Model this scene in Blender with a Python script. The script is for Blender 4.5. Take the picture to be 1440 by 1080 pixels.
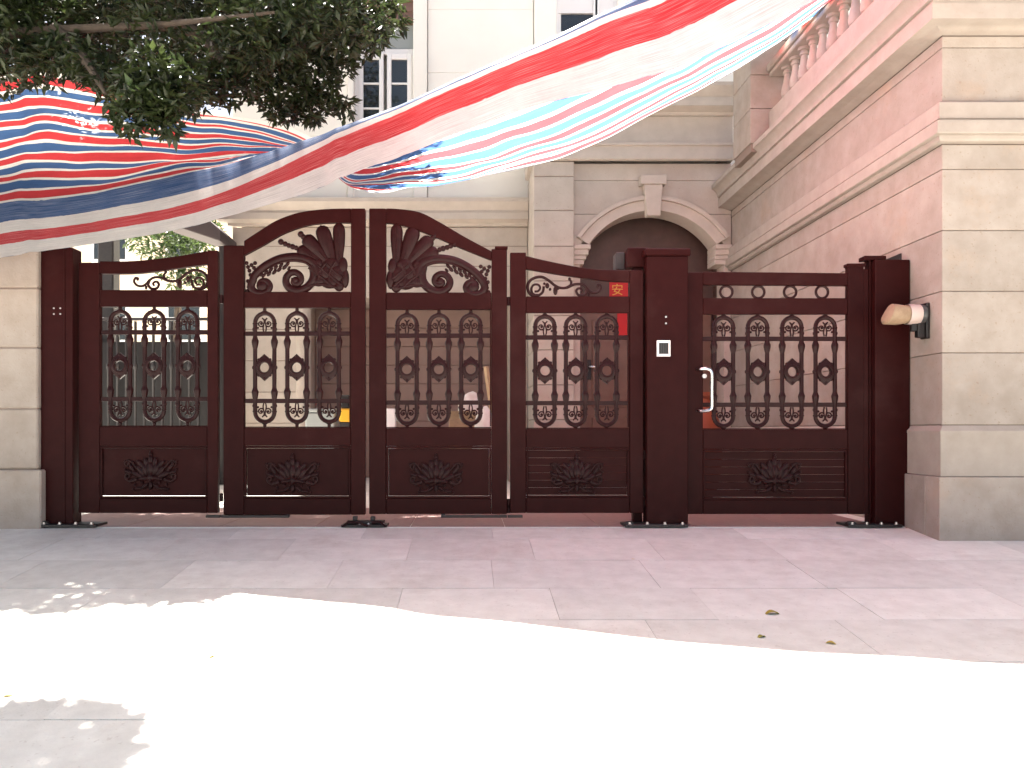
import bpy, bmesh, math, random
from mathutils import Vector, Matrix, noise
R = math.radians
rnd = random.Random(7)
for o in list(bpy.data.objects): bpy.data.objects.remove(o)
scn = bpy.context.scene
col = scn.collection

# ------------------------------------------------------------------ camera
CAMZ, F = 0.83, 1130.0            # eye level above the gate sill, focal length in photo pixels
cam_d = bpy.data.cameras.new('camera'); cam = bpy.data.objects.new('camera', cam_d); col.objects.link(cam)
cam.location = (0, 0, CAMZ); cam.rotation_euler = (R(90), 0, 0)
cam_d.sensor_width = 36; cam_d.lens = F/1440*36
cam_d.shift_x = 60/1440; cam_d.shift_y = 63/1440
cam_d.clip_start = .05; cam_d.clip_end = 600
scn.camera = cam
# ------------------------------------------------------------------ sky and sun
SUN = Vector((-.206, .33, 1)).normalized()
el = math.asin(SUN.z); az = math.atan2(SUN.x, SUN.y)
w = bpy.data.worlds.new('World'); scn.world = w; w.use_nodes = True
nt = w.node_tree; bg = nt.nodes['Background']
sky = nt.nodes.new('ShaderNodeTexSky'); sky.sky_type = 'NISHITA'; sky.sun_disc = False
sky.sun_elevation = el; sky.sun_rotation = az; sky.dust_density = 3; sky.air_density = .8; sky.ozone_density = 0
hz = nt.nodes.new('ShaderNodeMixRGB'); hz.blend_type = 'MULTIPLY'; hz.inputs[0].default_value = 1; hz.inputs[2].default_value = (1.06, .985, .86, 1)   # milky summer haze
nt.links.new(sky.outputs[0], hz.inputs[1]); nt.links.new(hz.outputs[0], bg.inputs[0]); bg.inputs[1].default_value = .05
sl = bpy.data.lights.new('sun', 'SUN'); sl.energy = 5.0; sl.angle = R(.53); sl.color = (1, .95, .88)
so = bpy.data.objects.new('sun', sl); col.objects.link(so); so.rotation_euler = (-SUN).to_track_quat('-Z', 'Y').to_euler()
so.location = (0, 0, 30)
vs = scn.view_settings
vs.view_transform = 'Standard'; vs.look = 'None'; vs.exposure = 2.95; vs.gamma = 1; vs.use_curve_mapping = False
scn.cycles.max_bounces = 8; scn.cycles.diffuse_bounces = 5; scn.cycles.transmission_bounces = 6

# ------------------------------------------------------------------ materials
def mat(name, base, rough=.6, metal=0, var=None, vscale=4, bump=0, bscale=40, spec=.5, coat=0, obj_rand=0, pits=0, detail=6, stain=None):
    m = bpy.data.materials.new(name); m.use_nodes = True
    t = m.node_tree; N = t.nodes; L = t.links; p = N['Principled BSDF']
    p.inputs['Base Color'].default_value = (*base, 1); p.inputs['Roughness'].default_value = rough
    p.inputs['Metallic'].default_value = metal; p.inputs['Specular IOR Level'].default_value = spec
    if coat: p.inputs['Coat Weight'].default_value = coat; p.inputs['Coat Roughness'].default_value = .15
    tc = N.new('ShaderNodeNewGeometry')
    cur = None
    if var:
        n = N.new('ShaderNodeTexNoise'); n.inputs['Scale'].default_value = vscale; n.inputs['Detail'].default_value = detail; n.inputs['Roughness'].default_value = .6
        L.new(tc.outputs['Position'], n.inputs['Vector'])
        cr = N.new('ShaderNodeValToRGB'); cr.color_ramp.elements[0].position = .32; cr.color_ramp.elements[1].position = .68
        cr.color_ramp.elements[0].color = (*base, 1); cr.color_ramp.elements[1].color = (*var, 1)
        L.new(n.outputs[0], cr.inputs[0]); cur = cr.outputs[0]
    if stain:
        n3 = N.new('ShaderNodeTexNoise'); n3.inputs['Scale'].default_value = 1.3; n3.inputs['Detail'].default_value = 8; n3.inputs['Roughness'].default_value = .7
        L.new(tc.outputs['Position'], n3.inputs['Vector'])
        c3 = N.new('ShaderNodeValToRGB'); c3.color_ramp.elements[0].position = .54; c3.color_ramp.elements[1].position = .72
        c3.color_ramp.elements[0].color = (0, 0, 0, 1); c3.color_ramp.elements[1].color = (.65, .65, .65, 1)
        L.new(n3.outputs[0], c3.inputs[0])
        mx = N.new('ShaderNodeMixRGB'); mx.inputs[2].default_value = (*stain, 1)
        L.new(c3.outputs[0], mx.inputs[0])
        if cur: L.new(cur, mx.inputs[1])
        else: mx.inputs[1].default_value = (*base, 1)
        cur = mx.outputs[0]
    if pits:
        n4 = N.new('ShaderNodeTexNoise'); n4.inputs['Scale'].default_value = 42; n4.inputs['Detail'].default_value = 2
        L.new(tc.outputs['Position'], n4.inputs['Vector'])
        c4 = N.new('ShaderNodeValToRGB'); c4.color_ramp.elements[0].position = .66; c4.color_ramp.elements[1].position = .72
        c4.color_ramp.elements[0].color = (0, 0, 0, 1); c4.color_ramp.elements[1].color = (pits, pits, pits, 1)
        L.new(n4.outputs[0], c4.inputs[0])
        mx = N.new('ShaderNodeMixRGB'); mx.inputs[2].default_value = (.27, .2, .15, 1)
        L.new(c4.outputs[0], mx.inputs[0])
        if cur: L.new(cur, mx.inputs[1])
        else: mx.inputs[1].default_value = (*base, 1)
        cur = mx.outputs[0]
    if obj_rand:
        oi = N.new('ShaderNodeObjectInfo'); mr = N.new('ShaderNodeMapRange')
        mr.inputs['To Min'].default_value = 1-obj_rand; mr.inputs['To Max'].default_value = 1+obj_rand*.6
        L.new(oi.outputs['Random'], mr.inputs['Value'])
        mx = N.new('ShaderNodeMixRGB'); mx.blend_type = 'MULTIPLY'; mx.inputs[0].default_value = 1
        if cur: L.new(cur, mx.inputs[1])
        else: mx.inputs[1].default_value = (*base, 1)
        L.new(mr.outputs[0], mx.inputs[2]); cur = mx.outputs[0]
    if cur: L.new(cur, p.inputs['Base Color'])
    if bump:
        n2 = N.new('ShaderNodeTexNoise'); n2.inputs['Scale'].default_value = bscale; n2.inputs['Detail'].default_value = 5
        L.new(tc.outputs['Position'], n2.inputs['Vector'])
        b = N.new('ShaderNodeBump'); b.inputs['Strength'].default_value = bump; b.inputs['Distance'].default_value = .01
        L.new(n2.outputs[0], b.inputs['Height']); L.new(b.outputs[0], p.inputs['Normal'])
    return m

M = {}
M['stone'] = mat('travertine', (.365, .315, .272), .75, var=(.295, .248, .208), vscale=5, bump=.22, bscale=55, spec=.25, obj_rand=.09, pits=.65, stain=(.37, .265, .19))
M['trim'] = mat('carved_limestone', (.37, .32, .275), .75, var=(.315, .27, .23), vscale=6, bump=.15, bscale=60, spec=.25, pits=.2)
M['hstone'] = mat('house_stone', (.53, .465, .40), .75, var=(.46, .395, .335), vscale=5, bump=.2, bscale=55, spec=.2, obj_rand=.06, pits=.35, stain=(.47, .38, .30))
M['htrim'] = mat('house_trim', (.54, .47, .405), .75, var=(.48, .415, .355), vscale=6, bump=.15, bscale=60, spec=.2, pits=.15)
M['render'] = mat('pale_wall_stone', (.88, .85, .77), .8, var=(.86, .82, .74), vscale=2.5, bump=.1, bscale=40, spec=.2, obj_rand=.02)
M['core'] = mat('joint_mortar', (.2, .15, .12), .9)
M['gate'] = mat('maroon_paint', (.021, .0036, .0034), .45, var=(.026, .005, .0047), vscale=9, bump=.08, bscale=160, spec=.07, obj_rand=.12, stain=(.040, .0145, .0135))
M['gateiron'] = mat('maroon_casting', (.016, .003, .0032), .36, var=(.023, .0058, .0058), vscale=26, bump=.15, bscale=120, spec=.15)
M['black'] = mat('black_metal', (.012, .010, .010), .45, bump=.1, bscale=90)
M['chrome'] = mat('brushed_chrome', (.75, .73, .70), .22, 1)
M['bolt'] = mat('zinc', (.6, .57, .55), .35, 1)
M['white'] = mat('white_paint', (.8, .78, .76), .45)
M['plastic'] = mat('dark_plastic', (.05, .05, .05), .4)
M['glass'] = mat('dark_glass', (.018, .02, .02), .04, spec=.8)
M['pave'] = mat('granite_paving', (.72, .71, .65), .75, var=(.615, .60, .545), vscale=7, pits=.22, bump=.3, bscale=90, spec=.15, obj_rand=.12, detail=10, stain=(.50, .46, .40))
M['pave2'] = mat('paving_joint_sand', (.54, .52, .46), .95, bump=.3)
M['court'] = mat('red_granite', (.27, .17, .155), .55, var=(.21, .13, .12), vscale=18, bump=.1, bscale=120, obj_rand=.08)
M['street'] = mat('street_concrete', (.40, .37, .35), .85, var=(.33, .31, .29), vscale=3, bump=.3, bscale=30)
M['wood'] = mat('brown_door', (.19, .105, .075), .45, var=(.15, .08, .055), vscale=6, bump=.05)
M['darkwood'] = mat('dark_brown_wood', (.085, .045, .034), .5, var=(.06, .03, .023), vscale=6)  # darker brown wood for the surfaces inside the arch
M['garage'] = mat('garage_brown', (.30, .20, .165), .55, var=(.27, .18, .15), vscale=3, obj_rand=.05)
M['redpaper'] = mat('red_paper', (.55, .012, .015), .6, bump=.2, bscale=30)
M['gold'] = mat('gold_ink', (.75, .42, .06), .4)
M['kraft'] = mat('kraft_card', (.33, .23, .145), .75, var=(.25, .165, .10), vscale=14, bump=.5, bscale=25)
M['sack'] = mat('white_sack', (.72, .70, .66), .5, var=(.6, .55, .48), vscale=10, bump=.6, bscale=14)
M['tape'] = mat('pinkish_tape', (.50, .40, .36), .5, bump=.5, bscale=30)
M['timber'] = mat('raw_timber', (.55, .38, .22), .7, var=(.45, .3, .17), vscale=12)
M['yellow'] = mat('yellow_plastic', (.75, .42, .03), .4)
M['grey'] = mat('grey_plastic', (.28, .30, .29), .5)
M['terra'] = mat('terracotta', (.30, .075, .03), .5, var=(.24, .055, .025), vscale=10)
M['bark'] = mat('bark', (.10, .075, .055), .9, var=(.06, .045, .035), vscale=12, bump=.8, bscale=30)
M['cream'] = mat('cream_render', (.80, .66, .50), .8, var=(.74, .60, .45), vscale=1.5)
M['awning'] = mat('dark_awning', (.05, .035, .035), .7)
M['iron'] = mat('dark_iron', (.022, .018, .018), .5)
M['greybar'] = mat('weathered_grey_metal', (.026, .022, .021), .6, var=(.016, .014, .014), vscale=20)

def leafmat(name, a, b, trans=.35):
    m = bpy.data.materials.new(name); m.use_nodes = True
    t = m.node_tree; N = t.nodes; L = t.links; p = N['Principled BSDF']; out = N['Material Output']
    g = N.new('ShaderNodeNewGeometry'); n = N.new('ShaderNodeTexNoise'); n.inputs['Scale'].default_value = 5; n.inputs['Detail'].default_value = 6
    L.new(g.outputs['Position'], n.inputs['Vector'])
    cr = N.new('ShaderNodeValToRGB'); cr.color_ramp.elements[0].position = .35; cr.color_ramp.elements[1].position = .65
    cr.color_ramp.elements[0].color = (*a, 1); cr.color_ramp.elements[1].color = (*b, 1); L.new(n.outputs[0], cr.inputs[0])
    L.new(cr.outputs[0], p.inputs['Base Color']); p.inputs['Roughness'].default_value = .42
    tr = N.new('ShaderNodeBsdfTranslucent'); L.new(cr.outputs[0], tr.inputs['Color'])
    mx = N.new('ShaderNodeMixShader'); mx.inputs[0].default_value = trans
    L.new(p.outputs[0], mx.inputs[1]); L.new(tr.outputs[0], mx.inputs[2]); L.new(mx.outputs[0], out.inputs[0])
    return m
M['leaf'] = leafmat('evergreen_leaf', (.012, .022, .008), (.042, .058, .018), .34)
M['leaf2'] = leafmat('garden_leaf', (.03, .06, .015), (.08, .12, .03), .4)
M['fallen'] = leafmat('fallen_leaf_green', (.22, .24, .03), (.42, .33, .05), .2)
M['fallen2'] = leafmat('fallen_leaf_yellow', (.55, .42, .08), (.66, .55, .18), .2)

def tarpmat():
    m = bpy.data.materials.new('striped_tarpaulin'); m.use_nodes = True
    t = m.node_tree; N = t.nodes; L = t.links; p = N['Principled BSDF']; out = N['Material Output']
    uv = N.new('ShaderNodeUVMap'); sep = N.new('ShaderNodeSeparateXYZ'); L.new(uv.outputs[0], sep.inputs[0])
    def math_(op, a, b=None):
        n = N.new('ShaderNodeMath'); n.operation = op
        for i, v in enumerate((a, b)):
            if v is None: continue
            if isinstance(v, (int, float)): n.inputs[i].default_value = v
            else: L.new(v, n.inputs[i])
        return n.outputs[0]
    # ragged stripe edges: stretched noise along the cloth
    mp = N.new('ShaderNodeMapping'); mp.inputs['Scale'].default_value = (6, 40, 1); L.new(uv.outputs[0], mp.inputs[0])
    nz = N.new('ShaderNodeTexNoise'); nz.inputs['Scale'].default_value = 1; nz.inputs['Detail'].default_value = 4; L.new(mp.outputs[0], nz.inputs['Vector'])
    v = math_('ADD', sep.outputs[1], math_('MULTIPLY', math_('SUBTRACT', nz.outputs[0], .5), .035))
    fr = math_('FRACT', v)
    def ramp(stops):
        r = N.new('ShaderNodeValToRGB'); r.color_ramp.interpolation = 'CONSTANT'
        e = r.color_ramp.elements
        e[0].position, e[1].position = stops[0][0], stops[1][0]
        e[0].color, e[1].color = (*stops[0][1], 1), (*stops[1][1], 1)
        for pz, c in stops[2:]:
            k = e.new(pz); k.color = (*c, 1)
        L.new(fr, r.inputs[0]); return r.outputs[0]
    W = (.86, .84, .80); Rd = (.64, .06, .07); B = (.065, .135, .31)
    flap = ramp([(0, W), (.25, Rd), (.5, W), (.75, B)])
    main = ramp([(0, W), (.13, Rd), (.50, W), (.62, B)])
    far = ramp([(0, W), (.22, Rd), (.58, W)])
    m1 = N.new('ShaderNodeMixRGB'); L.new(math_('GREATER_THAN', v, 1), m1.inputs[0]); L.new(flap, m1.inputs[1]); L.new(main, m1.inputs[2])
    m2 = N.new('ShaderNodeMixRGB'); L.new(math_('GREATER_THAN', v, 7), m2.inputs[0]); L.new(m1.outputs[0], m2.inputs[1]); L.new(far, m2.inputs[2])
    # woven threads
    mp2 = N.new('ShaderNodeMapping'); mp2.inputs['Scale'].default_value = (3, 260, 1); L.new(uv.outputs[0], mp2.inputs[0])
    n2 = N.new('ShaderNodeTexNoise'); n2.inputs['Scale'].default_value = 1; n2.inputs['Detail'].default_value = 3; L.new(mp2.outputs[0], n2.inputs['Vector'])
    mr = N.new('ShaderNodeMapRange'); mr.inputs['From Min'].default_value = .3; mr.inputs['From Max'].default_value = .7
    mr.inputs['To Min'].default_value = .64; mr.inputs['To Max'].default_value = 1.12; L.new(n2.outputs[0], mr.inputs['Value'])
    g = N.new('ShaderNodeNewGeometry'); n5 = N.new('ShaderNodeTexNoise'); n5.inputs['Scale'].default_value = 2.5; n5.inputs['Detail'].default_value = 9; n5.inputs['Roughness'].default_value = .7
    L.new(g.outputs['Position'], n5.inputs['Vector'])
    mr5 = N.new('ShaderNodeMapRange'); mr5.inputs['From Min'].default_value = .35; mr5.inputs['From Max'].default_value = .65
    mr5.inputs['To Min'].default_value = .86; mr5.inputs['To Max'].default_value = 1.05; L.new(n5.outputs[0], mr5.inputs['Value'])
    mm = N.new('ShaderNodeMixRGB'); mm.blend_type = 'MULTIPLY'; mm.inputs[0].default_value = 1
    L.new(m2.outputs[0], mm.inputs[1]); L.new(math_('MULTIPLY', mr.outputs[0], mr5.outputs[0]), mm.inputs[2])
    mt = N.new('ShaderNodeMapRange'); mt.inputs['From Min'].default_value = .50; mt.inputs['From Max'].default_value = .68
    mt.inputs['To Min'].default_value = 0; mt.inputs['To Max'].default_value = .34; L.new(n2.outputs[0], mt.inputs['Value'])
    mw = N.new('ShaderNodeMixRGB'); mw.inputs[2].default_value = (.8, .76, .72, 1); L.new(math_('MULTIPLY', mt.outputs[0], math_('LESS_THAN', v, 1)), mw.inputs[0]); L.new(mm.outputs[0], mw.inputs[1])
    c = mw.outputs[0]
    L.new(c, p.inputs['Base Color']); p.inputs['Roughness'].default_value = .4; p.inputs['Specular IOR Level'].default_value = .4
    n6 = N.new('ShaderNodeTexNoise'); n6.inputs['Scale'].default_value = 9; n6.inputs['Detail'].default_value = 6; L.new(g.outputs['Position'], n6.inputs['Vector'])
    b = N.new('ShaderNodeBump'); b.inputs['Strength'].default_value = .3; b.inputs['Distance'].default_value = .02; L.new(n6.outputs[0], b.inputs['Height']); L.new(b.outputs[0], p.inputs['Normal'])
    tr = N.new('ShaderNodeBsdfTranslucent'); L.new(c, tr.inputs[0])
    mx = N.new('ShaderNodeMixShader'); mx.inputs[0].default_value = .76
    L.new(p.outputs[0], mx.inputs[1]); L.new(tr.outputs[0], mx.inputs[2]); L.new(mx.outputs[0], out.inputs[0])
    return m
M['tarp'] = tarpmat()

# ------------------------------------------------------------------ mesh helpers
def at(px, py, Y): return Vector(((px-660)/F*Y, Y, CAMZ-(py-603)/F*Y))
WL = {}                                                     # world location of every object
def cat(pts, n=6, closed=False):                            # Catmull-Rom through points
    P = [Vector(p) for p in pts]; out = []
    m = len(P)
    for i in range(m-1):
        a, b, c, d = P[max(i-1, 0)], P[i], P[i+1], P[min(i+2, m-1)]
        for k in range(n):
            t = k/n
            out.append(.5*((2*b)+(c-a)*t+(2*a-5*b+4*c-d)*t*t+(3*b-a-3*c+d)*t**3))
    out.append(P[-1]); return out
class MB:
    def __init__(s): s.v = []; s.f = []; s.uv = None
    def add(s, vs_, fs):
        k = len(s.v); s.v += [Vector(q) for q in vs_]; s.f += [tuple(i+k for i in f) for f in fs]; return s
    def box(s, x0, x1, y0, y1, z0, z1):
        return s.add([(x0,y0,z0),(x1,y0,z0),(x1,y1,z0),(x0,y1,z0),(x0,y0,z1),(x1,y0,z1),(x1,y1,z1),(x0,y1,z1)],
                     [(3,2,1,0),(4,5,6,7),(0,1,5,4),(1,2,6,5),(2,3,7,6),(3,0,4,7)])
    def prism(s, poly, y0, y1):                             # polygon in XZ, extruded in Y
        n = len(poly)
        a = sum(poly[i][0]*poly[(i+1)%n][1]-poly[(i+1)%n][0]*poly[i][1] for i in range(n))
        if a < 0: poly = poly[::-1]
        vs_ = [(x, y0, z) for x, z in poly]+[(x, y1, z) for x, z in poly]
        fs = [tuple(range(n)), tuple(range(2*n-1, n-1, -1))]+[((i+1)%n, i, i+n, (i+1)%n+n) for i in range(n)]
        return s.add(vs_, fs)
    def strip_prism(s, top, bot, y0, y1):                   # band between two polylines of equal length in XZ
        n = len(top); vs_ = []
        for y in (y0, y1):
            vs_ += [(x, y, z) for x, z in top]+[(x, y, z) for x, z in bot]
        fs = []
        T0, B0, T1, B1 = 0, n, 2*n, 3*n
        for i in range(n-1):
            fs += [(T0+i, B0+i, B0+i+1, T0+i+1), (T1+i+1, B1+i+1, B1+i, T1+i), (T0+i+1, T1+i+1, T1+i, T0+i), (B0+i, B1+i, B1+i+1, B0+i+1)]
        fs += [(T0, T1, B1, B0), (T0+n-1, B0+n-1, B1+n-1, T1+n-1)]
        return s.add(vs_, fs)
    def tube(s, path, r, seg=8, flat=1.0):
        P = [Vector(p) for p in path]; n = len(P)
        rr = r if isinstance(r, (list, tuple)) else [r]*n
        if len(rr) != n: rr = [rr[0]+(rr[-1]-rr[0])*i/(n-1) for i in range(n)]
        vs_ = []; prev = None
        for i in range(n):
            t = (P[min(i+1, n-1)]-P[max(i-1, 0)]).normalized()
            ref = prev if prev is not None else (Vector((0, 1, 0)) if abs(t.y) < .8 else Vector((1, 0, 0)))
            a = (ref-t*ref.dot(t)); a = a.normalized() if a.length > 1e-6 else t.orthogonal().normalized()
            prev = a; b = t.cross(a)
            for k in range(seg):
                th = 2*math.pi*k/seg
                vs_.append(P[i]+(a*math.cos(th)*flat+b*math.sin(th))*rr[i])
        fs = []
        for i in range(n-1):
            for k in range(seg):
                k2 = (k+1)%seg; fs.append((i*seg+k, i*seg+k2, (i+1)*seg+k2, (i+1)*seg+k))
        fs += [tuple(range(seg-1, -1, -1)), tuple((n-1)*seg+k for k in range(seg))]
        return s.add(vs_, fs)
    def ball(s, c, rx, ry=None, rz=None, seg=10, ring=6, rot=0):
        ry = rx if ry is None else ry; rz = rx if rz is None else rz; c = Vector(c)
        vs_ = []; cr, sr = math.cos(rot), math.sin(rot)
        for i in range(ring+1):
            ph = math.pi*i/ring
            for k in range(seg):
                th = 2*math.pi*k/seg
                x, y, z = rx*math.sin(ph)*math.cos(th), ry*math.sin(ph)*math.sin(th), rz*math.cos(ph)
                vs_.append(c+Vector((x*cr-z*sr, y, x*sr+z*cr)))
        fs = [(i*seg+k, (i+1)*seg+k, (i+1)*seg+(k+1)%seg, i*seg+(k+1)%seg) for i in range(ring) for k in range(seg)]
        return s.add(vs_, fs)
    def lathe(s, c, prof, seg=14, axis='z'):                # prof: (radius, height)
        c = Vector(c); vs_ = []
        for r_, h in prof:
            for k in range(seg):
                th = 2*math.pi*k/seg; a, b = r_*math.cos(th), r_*math.sin(th)
                vs_.append(c+Vector({'z': (a, b, h), 'x': (h, a, b), 'y': (b, h, a)}[axis]))
        n = len(prof)
        fs = [(i*seg+k, i*seg+(k+1)%seg, (i+1)*seg+(k+1)%seg, (i+1)*seg+k) for i in range(n-1) for k in range(seg)]
        fs += [tuple(range(seg-1, -1, -1)), tuple((n-1)*seg+k for k in range(seg))]
        return s.add(vs_, fs)
    def torus(s, c, R_, r_, seg=22, ring=8):                # in the XZ plane
        c = Vector(c); vs_ = []
        for i in range(seg):
            a = 2*math.pi*i/seg
            for k in range(ring):
                b = 2*math.pi*k/ring; q = R_+r_*math.cos(b)
                vs_.append(c+Vector((q*math.cos(a), r_*math.sin(b), q*math.sin(a))))
        fs = [(i*ring+k, i*ring+(k+1)%ring, ((i+1)%seg)*ring+(k+1)%ring, ((i+1)%seg)*ring+k) for i in range(seg) for k in range(ring)]
        return s.add(vs_, fs)
    def ledge(s, x, y, prof, yend, xend):                   # moulding with a mitred corner: side face X=x and front face Y=y
        n = len(prof); vs_ = []
        for o, z in prof: vs_ += [(x-o, yend, z), (x-o, y-o, z), (xend, y-o, z)]
        fs = []
        for i in range(n-1):
            a, b = i*3, (i+1)*3
            fs += [(a, a+1, b+1, b), (a+1, a+2, b+2, b+1)]
        fs += [tuple(i*3 for i in range(n))[::-1], tuple(i*3+2 for i in range(n))]
        return s.add(vs_, fs)
    def mesh(s, name, m, bevel=0, smooth=True, center=True, ang=35):
        if center:
            lo = Vector([min(v[i] for v in s.v) for i in range(3)]); hi = Vector([max(v[i] for v in s.v) for i in range(3)])
            c = (lo+hi)/2
        else: c = Vector((0, 0, 0))
        me = bpy.data.meshes.new(name); me.from_pydata([v-c for v in s.v], [], s.f)
        bm = bmesh.new(); bm.from_mesh(me)
        bmesh.ops.recalc_face_normals(bm, faces=bm.faces)
        if bevel:
            es = [e for e in bm.edges if len(e.link_faces) == 2 and e.calc_face_angle(0) > .6]
            bmesh.ops.bevel(bm, geom=es, offset=bevel, segments=1, affect='EDGES', clamp_overlap=True)
        bm.to_mesh(me); bm.free()
        if smooth:
            me.shade_smooth(); me.set_sharp_from_angle(angle=R(ang))
        me.materials.append(M[m] if isinstance(m, str) else m)
        return me, c
    def build(s, name, m, parent=None, bevel=0, smooth=True, ang=35):
        me, c = s.mesh(name, m, bevel, smooth, True, ang)
        return link(name, me, c, parent)
def link(name, me, c, parent=None):
    o = bpy.data.objects.new(name, me); col.objects.link(o); c = Vector(c)
    WL[o.name] = c.copy()
    if parent: o.parent = parent; o.location = c-WL[parent.name]
    else: o.location = c
    return o
def tag(o, label=None, cat_=None, group=None, kind=None):
    if label: o['label'] = label
    if cat_: o['category'] = cat_
    if group: o['group'] = group
    if kind: o['kind'] = kind
    return o
def thing(name, loc, label, cat_, group=None):
    o = bpy.data.objects.new(name, None); o.empty_display_size = .2; col.objects.link(o); o.location = loc; WL[o.name] = Vector(loc)
    return tag(o, label, cat_, group)

# ------------------------------------------------------------------ ground, driveway, courtyard
S = .10                                                     # fall of the driveway towards the street
YG = 6.76
def zg(y): return 0.0 if y >= YG else -S*(YG-max(y, -3.0))
g = MB(); ys = [-90, -3.0, YG, 120]; xs = [-90, 90]
for i, y in enumerate(ys):
    for x in xs: g.v.append(Vector((x, y, zg(y)-.035)))
for i in range(len(ys)-1): g.f.append((i*2, i*2+1, i*2+3, i*2+2))
o = g.build('ground', 'street', smooth=False); tag(o, 'pale concrete ground around the house and street', None, None, 'structure')
g = MB()
for y in (-2.9, YG+.02):
    for x in (-9, 9): g.v.append(Vector((x, y, zg(y)-.016)))
g.f.append((0, 1, 3, 2))
drive = g.build('driveway', 'pave2', smooth=False); tag(drive, 'sloping stone paved driveway in front of the gate', None, None, 'structure')
rows = [(6.74, 6.36), (6.36, 5.72), (5.72, 5.05), (5.05, 4.46), (4.46, 3.86), (3.86, 3.26), (3.26, 2.66), (2.66, 2.06)]
slabmesh = {}
for ri, (ya, yb) in enumerate(rows):
    half = 4.9
    x = -half-rnd.random()*.5
    wv = .92 if ri % 2 else 1.05
    while x < half:
        wd = wv*(.96 if rnd.random() < .15 else 1)
        key = (ri, round(wd, 3))
        if key not in slabmesh:
            q = MB(); L_ = ya-yb; q.box(-wd/2+.0007, wd/2-.0007, -L_/2+.0018, L_/2-.0018, -.03, 0)
            slabmesh[key] = q.mesh('paving_slab', 'pave', bevel=.0014)[0]
        ym = (ya+yb)/2
        s_ = link('paving_slab', slabmesh[key], (x+wd/2, ym, zg(ym)-.015+rnd.uniform(-.0012, .0012)), drive)
        s_.rotation_euler = (math.atan(S)+rnd.uniform(-.001, .001), rnd.uniform(-.001, .001), 0)
        x += wd
cf = MB(); cf.box(-9, 3.7, YG+.02, 30, -.2, .002)
court = cf.build('courtyard_floor', 'pave'); tag(court, 'pale stone floor of the courtyard behind the gate', None, None, 'structure')
q = MB(); q.box(-.398, .398, -.78, .78, -.02, .02); me_sill = q.mesh('sill_slab', 'court', bevel=.004)[0]
for i in range(9): link('sill_slab', me_sill, (-3.3+i*.8, YG+.805, -.012), court)

# ------------------------------------------------------------------ right-hand wing
XW, YF, YB = 3.731, 6.34, 11.45
wing = thing('stone_annex', (XW+2, 9, 0), 'cream travertine annex on the right whose long side wall recedes beside the gate', 'building')
MB().box(XW+.012, 9, YF+.012, YB-.005, -.6, 4.31).build('wall_core', 'core', wing)
lev = [.86, 1.43, 1.916, 2.396, 2.878, 3.075]
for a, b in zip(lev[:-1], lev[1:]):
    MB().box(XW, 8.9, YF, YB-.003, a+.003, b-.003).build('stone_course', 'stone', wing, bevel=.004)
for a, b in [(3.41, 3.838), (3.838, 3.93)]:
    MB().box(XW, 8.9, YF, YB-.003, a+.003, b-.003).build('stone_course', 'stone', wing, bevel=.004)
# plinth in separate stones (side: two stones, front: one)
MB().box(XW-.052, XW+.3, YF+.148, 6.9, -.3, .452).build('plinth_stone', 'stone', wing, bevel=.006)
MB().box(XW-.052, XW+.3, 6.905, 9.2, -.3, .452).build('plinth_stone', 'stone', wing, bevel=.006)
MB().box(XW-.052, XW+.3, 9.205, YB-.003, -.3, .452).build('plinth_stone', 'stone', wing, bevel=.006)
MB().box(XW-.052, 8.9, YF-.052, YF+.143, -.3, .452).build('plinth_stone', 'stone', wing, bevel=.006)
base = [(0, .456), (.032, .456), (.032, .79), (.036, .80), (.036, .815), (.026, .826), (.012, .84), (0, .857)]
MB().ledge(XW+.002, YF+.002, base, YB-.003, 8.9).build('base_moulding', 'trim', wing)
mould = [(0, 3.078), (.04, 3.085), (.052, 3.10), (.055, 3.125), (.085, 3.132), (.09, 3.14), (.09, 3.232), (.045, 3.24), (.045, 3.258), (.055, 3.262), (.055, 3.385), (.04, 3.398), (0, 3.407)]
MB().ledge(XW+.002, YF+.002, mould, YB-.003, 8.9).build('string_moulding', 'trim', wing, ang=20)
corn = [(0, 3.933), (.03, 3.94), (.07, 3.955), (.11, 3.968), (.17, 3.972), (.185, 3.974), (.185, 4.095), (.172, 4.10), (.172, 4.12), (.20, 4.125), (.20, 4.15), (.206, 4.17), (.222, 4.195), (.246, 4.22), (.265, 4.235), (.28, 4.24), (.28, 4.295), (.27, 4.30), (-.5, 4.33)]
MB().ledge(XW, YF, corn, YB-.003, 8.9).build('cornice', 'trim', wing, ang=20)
MB().box(XW-.10, XW+.16, YF+.2, 9.74, 4.30, 4.68).build('balustrade_plinth', 'trim', wing, bevel=.008)
bal = [(.075, 0), (.075, .05), (.05, .055), (.046, .075), (.062, .09), (.07, .13), (.062, .19), (.044, .26), (.036, .32), (.036, .345), (.05, .352), (.05, .372), (.04, .38), (.04, .395), (.07, .40), (.07, .43)]
q = MB(); q.lathe((0, 0, -.2), bal, 14); me_bal, cb = q.mesh('baluster', 'trim', center=True)
for i in range(13):
    link('baluster', me_bal, (XW+.02, 9.48-i*.24, 4.68+.2), wing)
MB().box(XW-.10, XW+.14, YF+.2, 9.74, 5.095, 5.15).box(XW-.13, XW+.17, YF+.17, 9.74, 5.153, 5.24).build('handrail', 'trim', wing, bevel=.012)
for a, b in [(4.30, 4.72), (4.72, 5.13), (5.13, 5.55), (5.55, 6.1)]:
    MB().box(3.415, 3.95, 9.76, 10.4, a+.003, b-.003).build('pier_stone', 'stone', wing, bevel=.004)
MB().box(3.43, 3.94, 9.78, 10.38, 4.2, 6.0).build('pier_core', 'core', wing)

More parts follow.
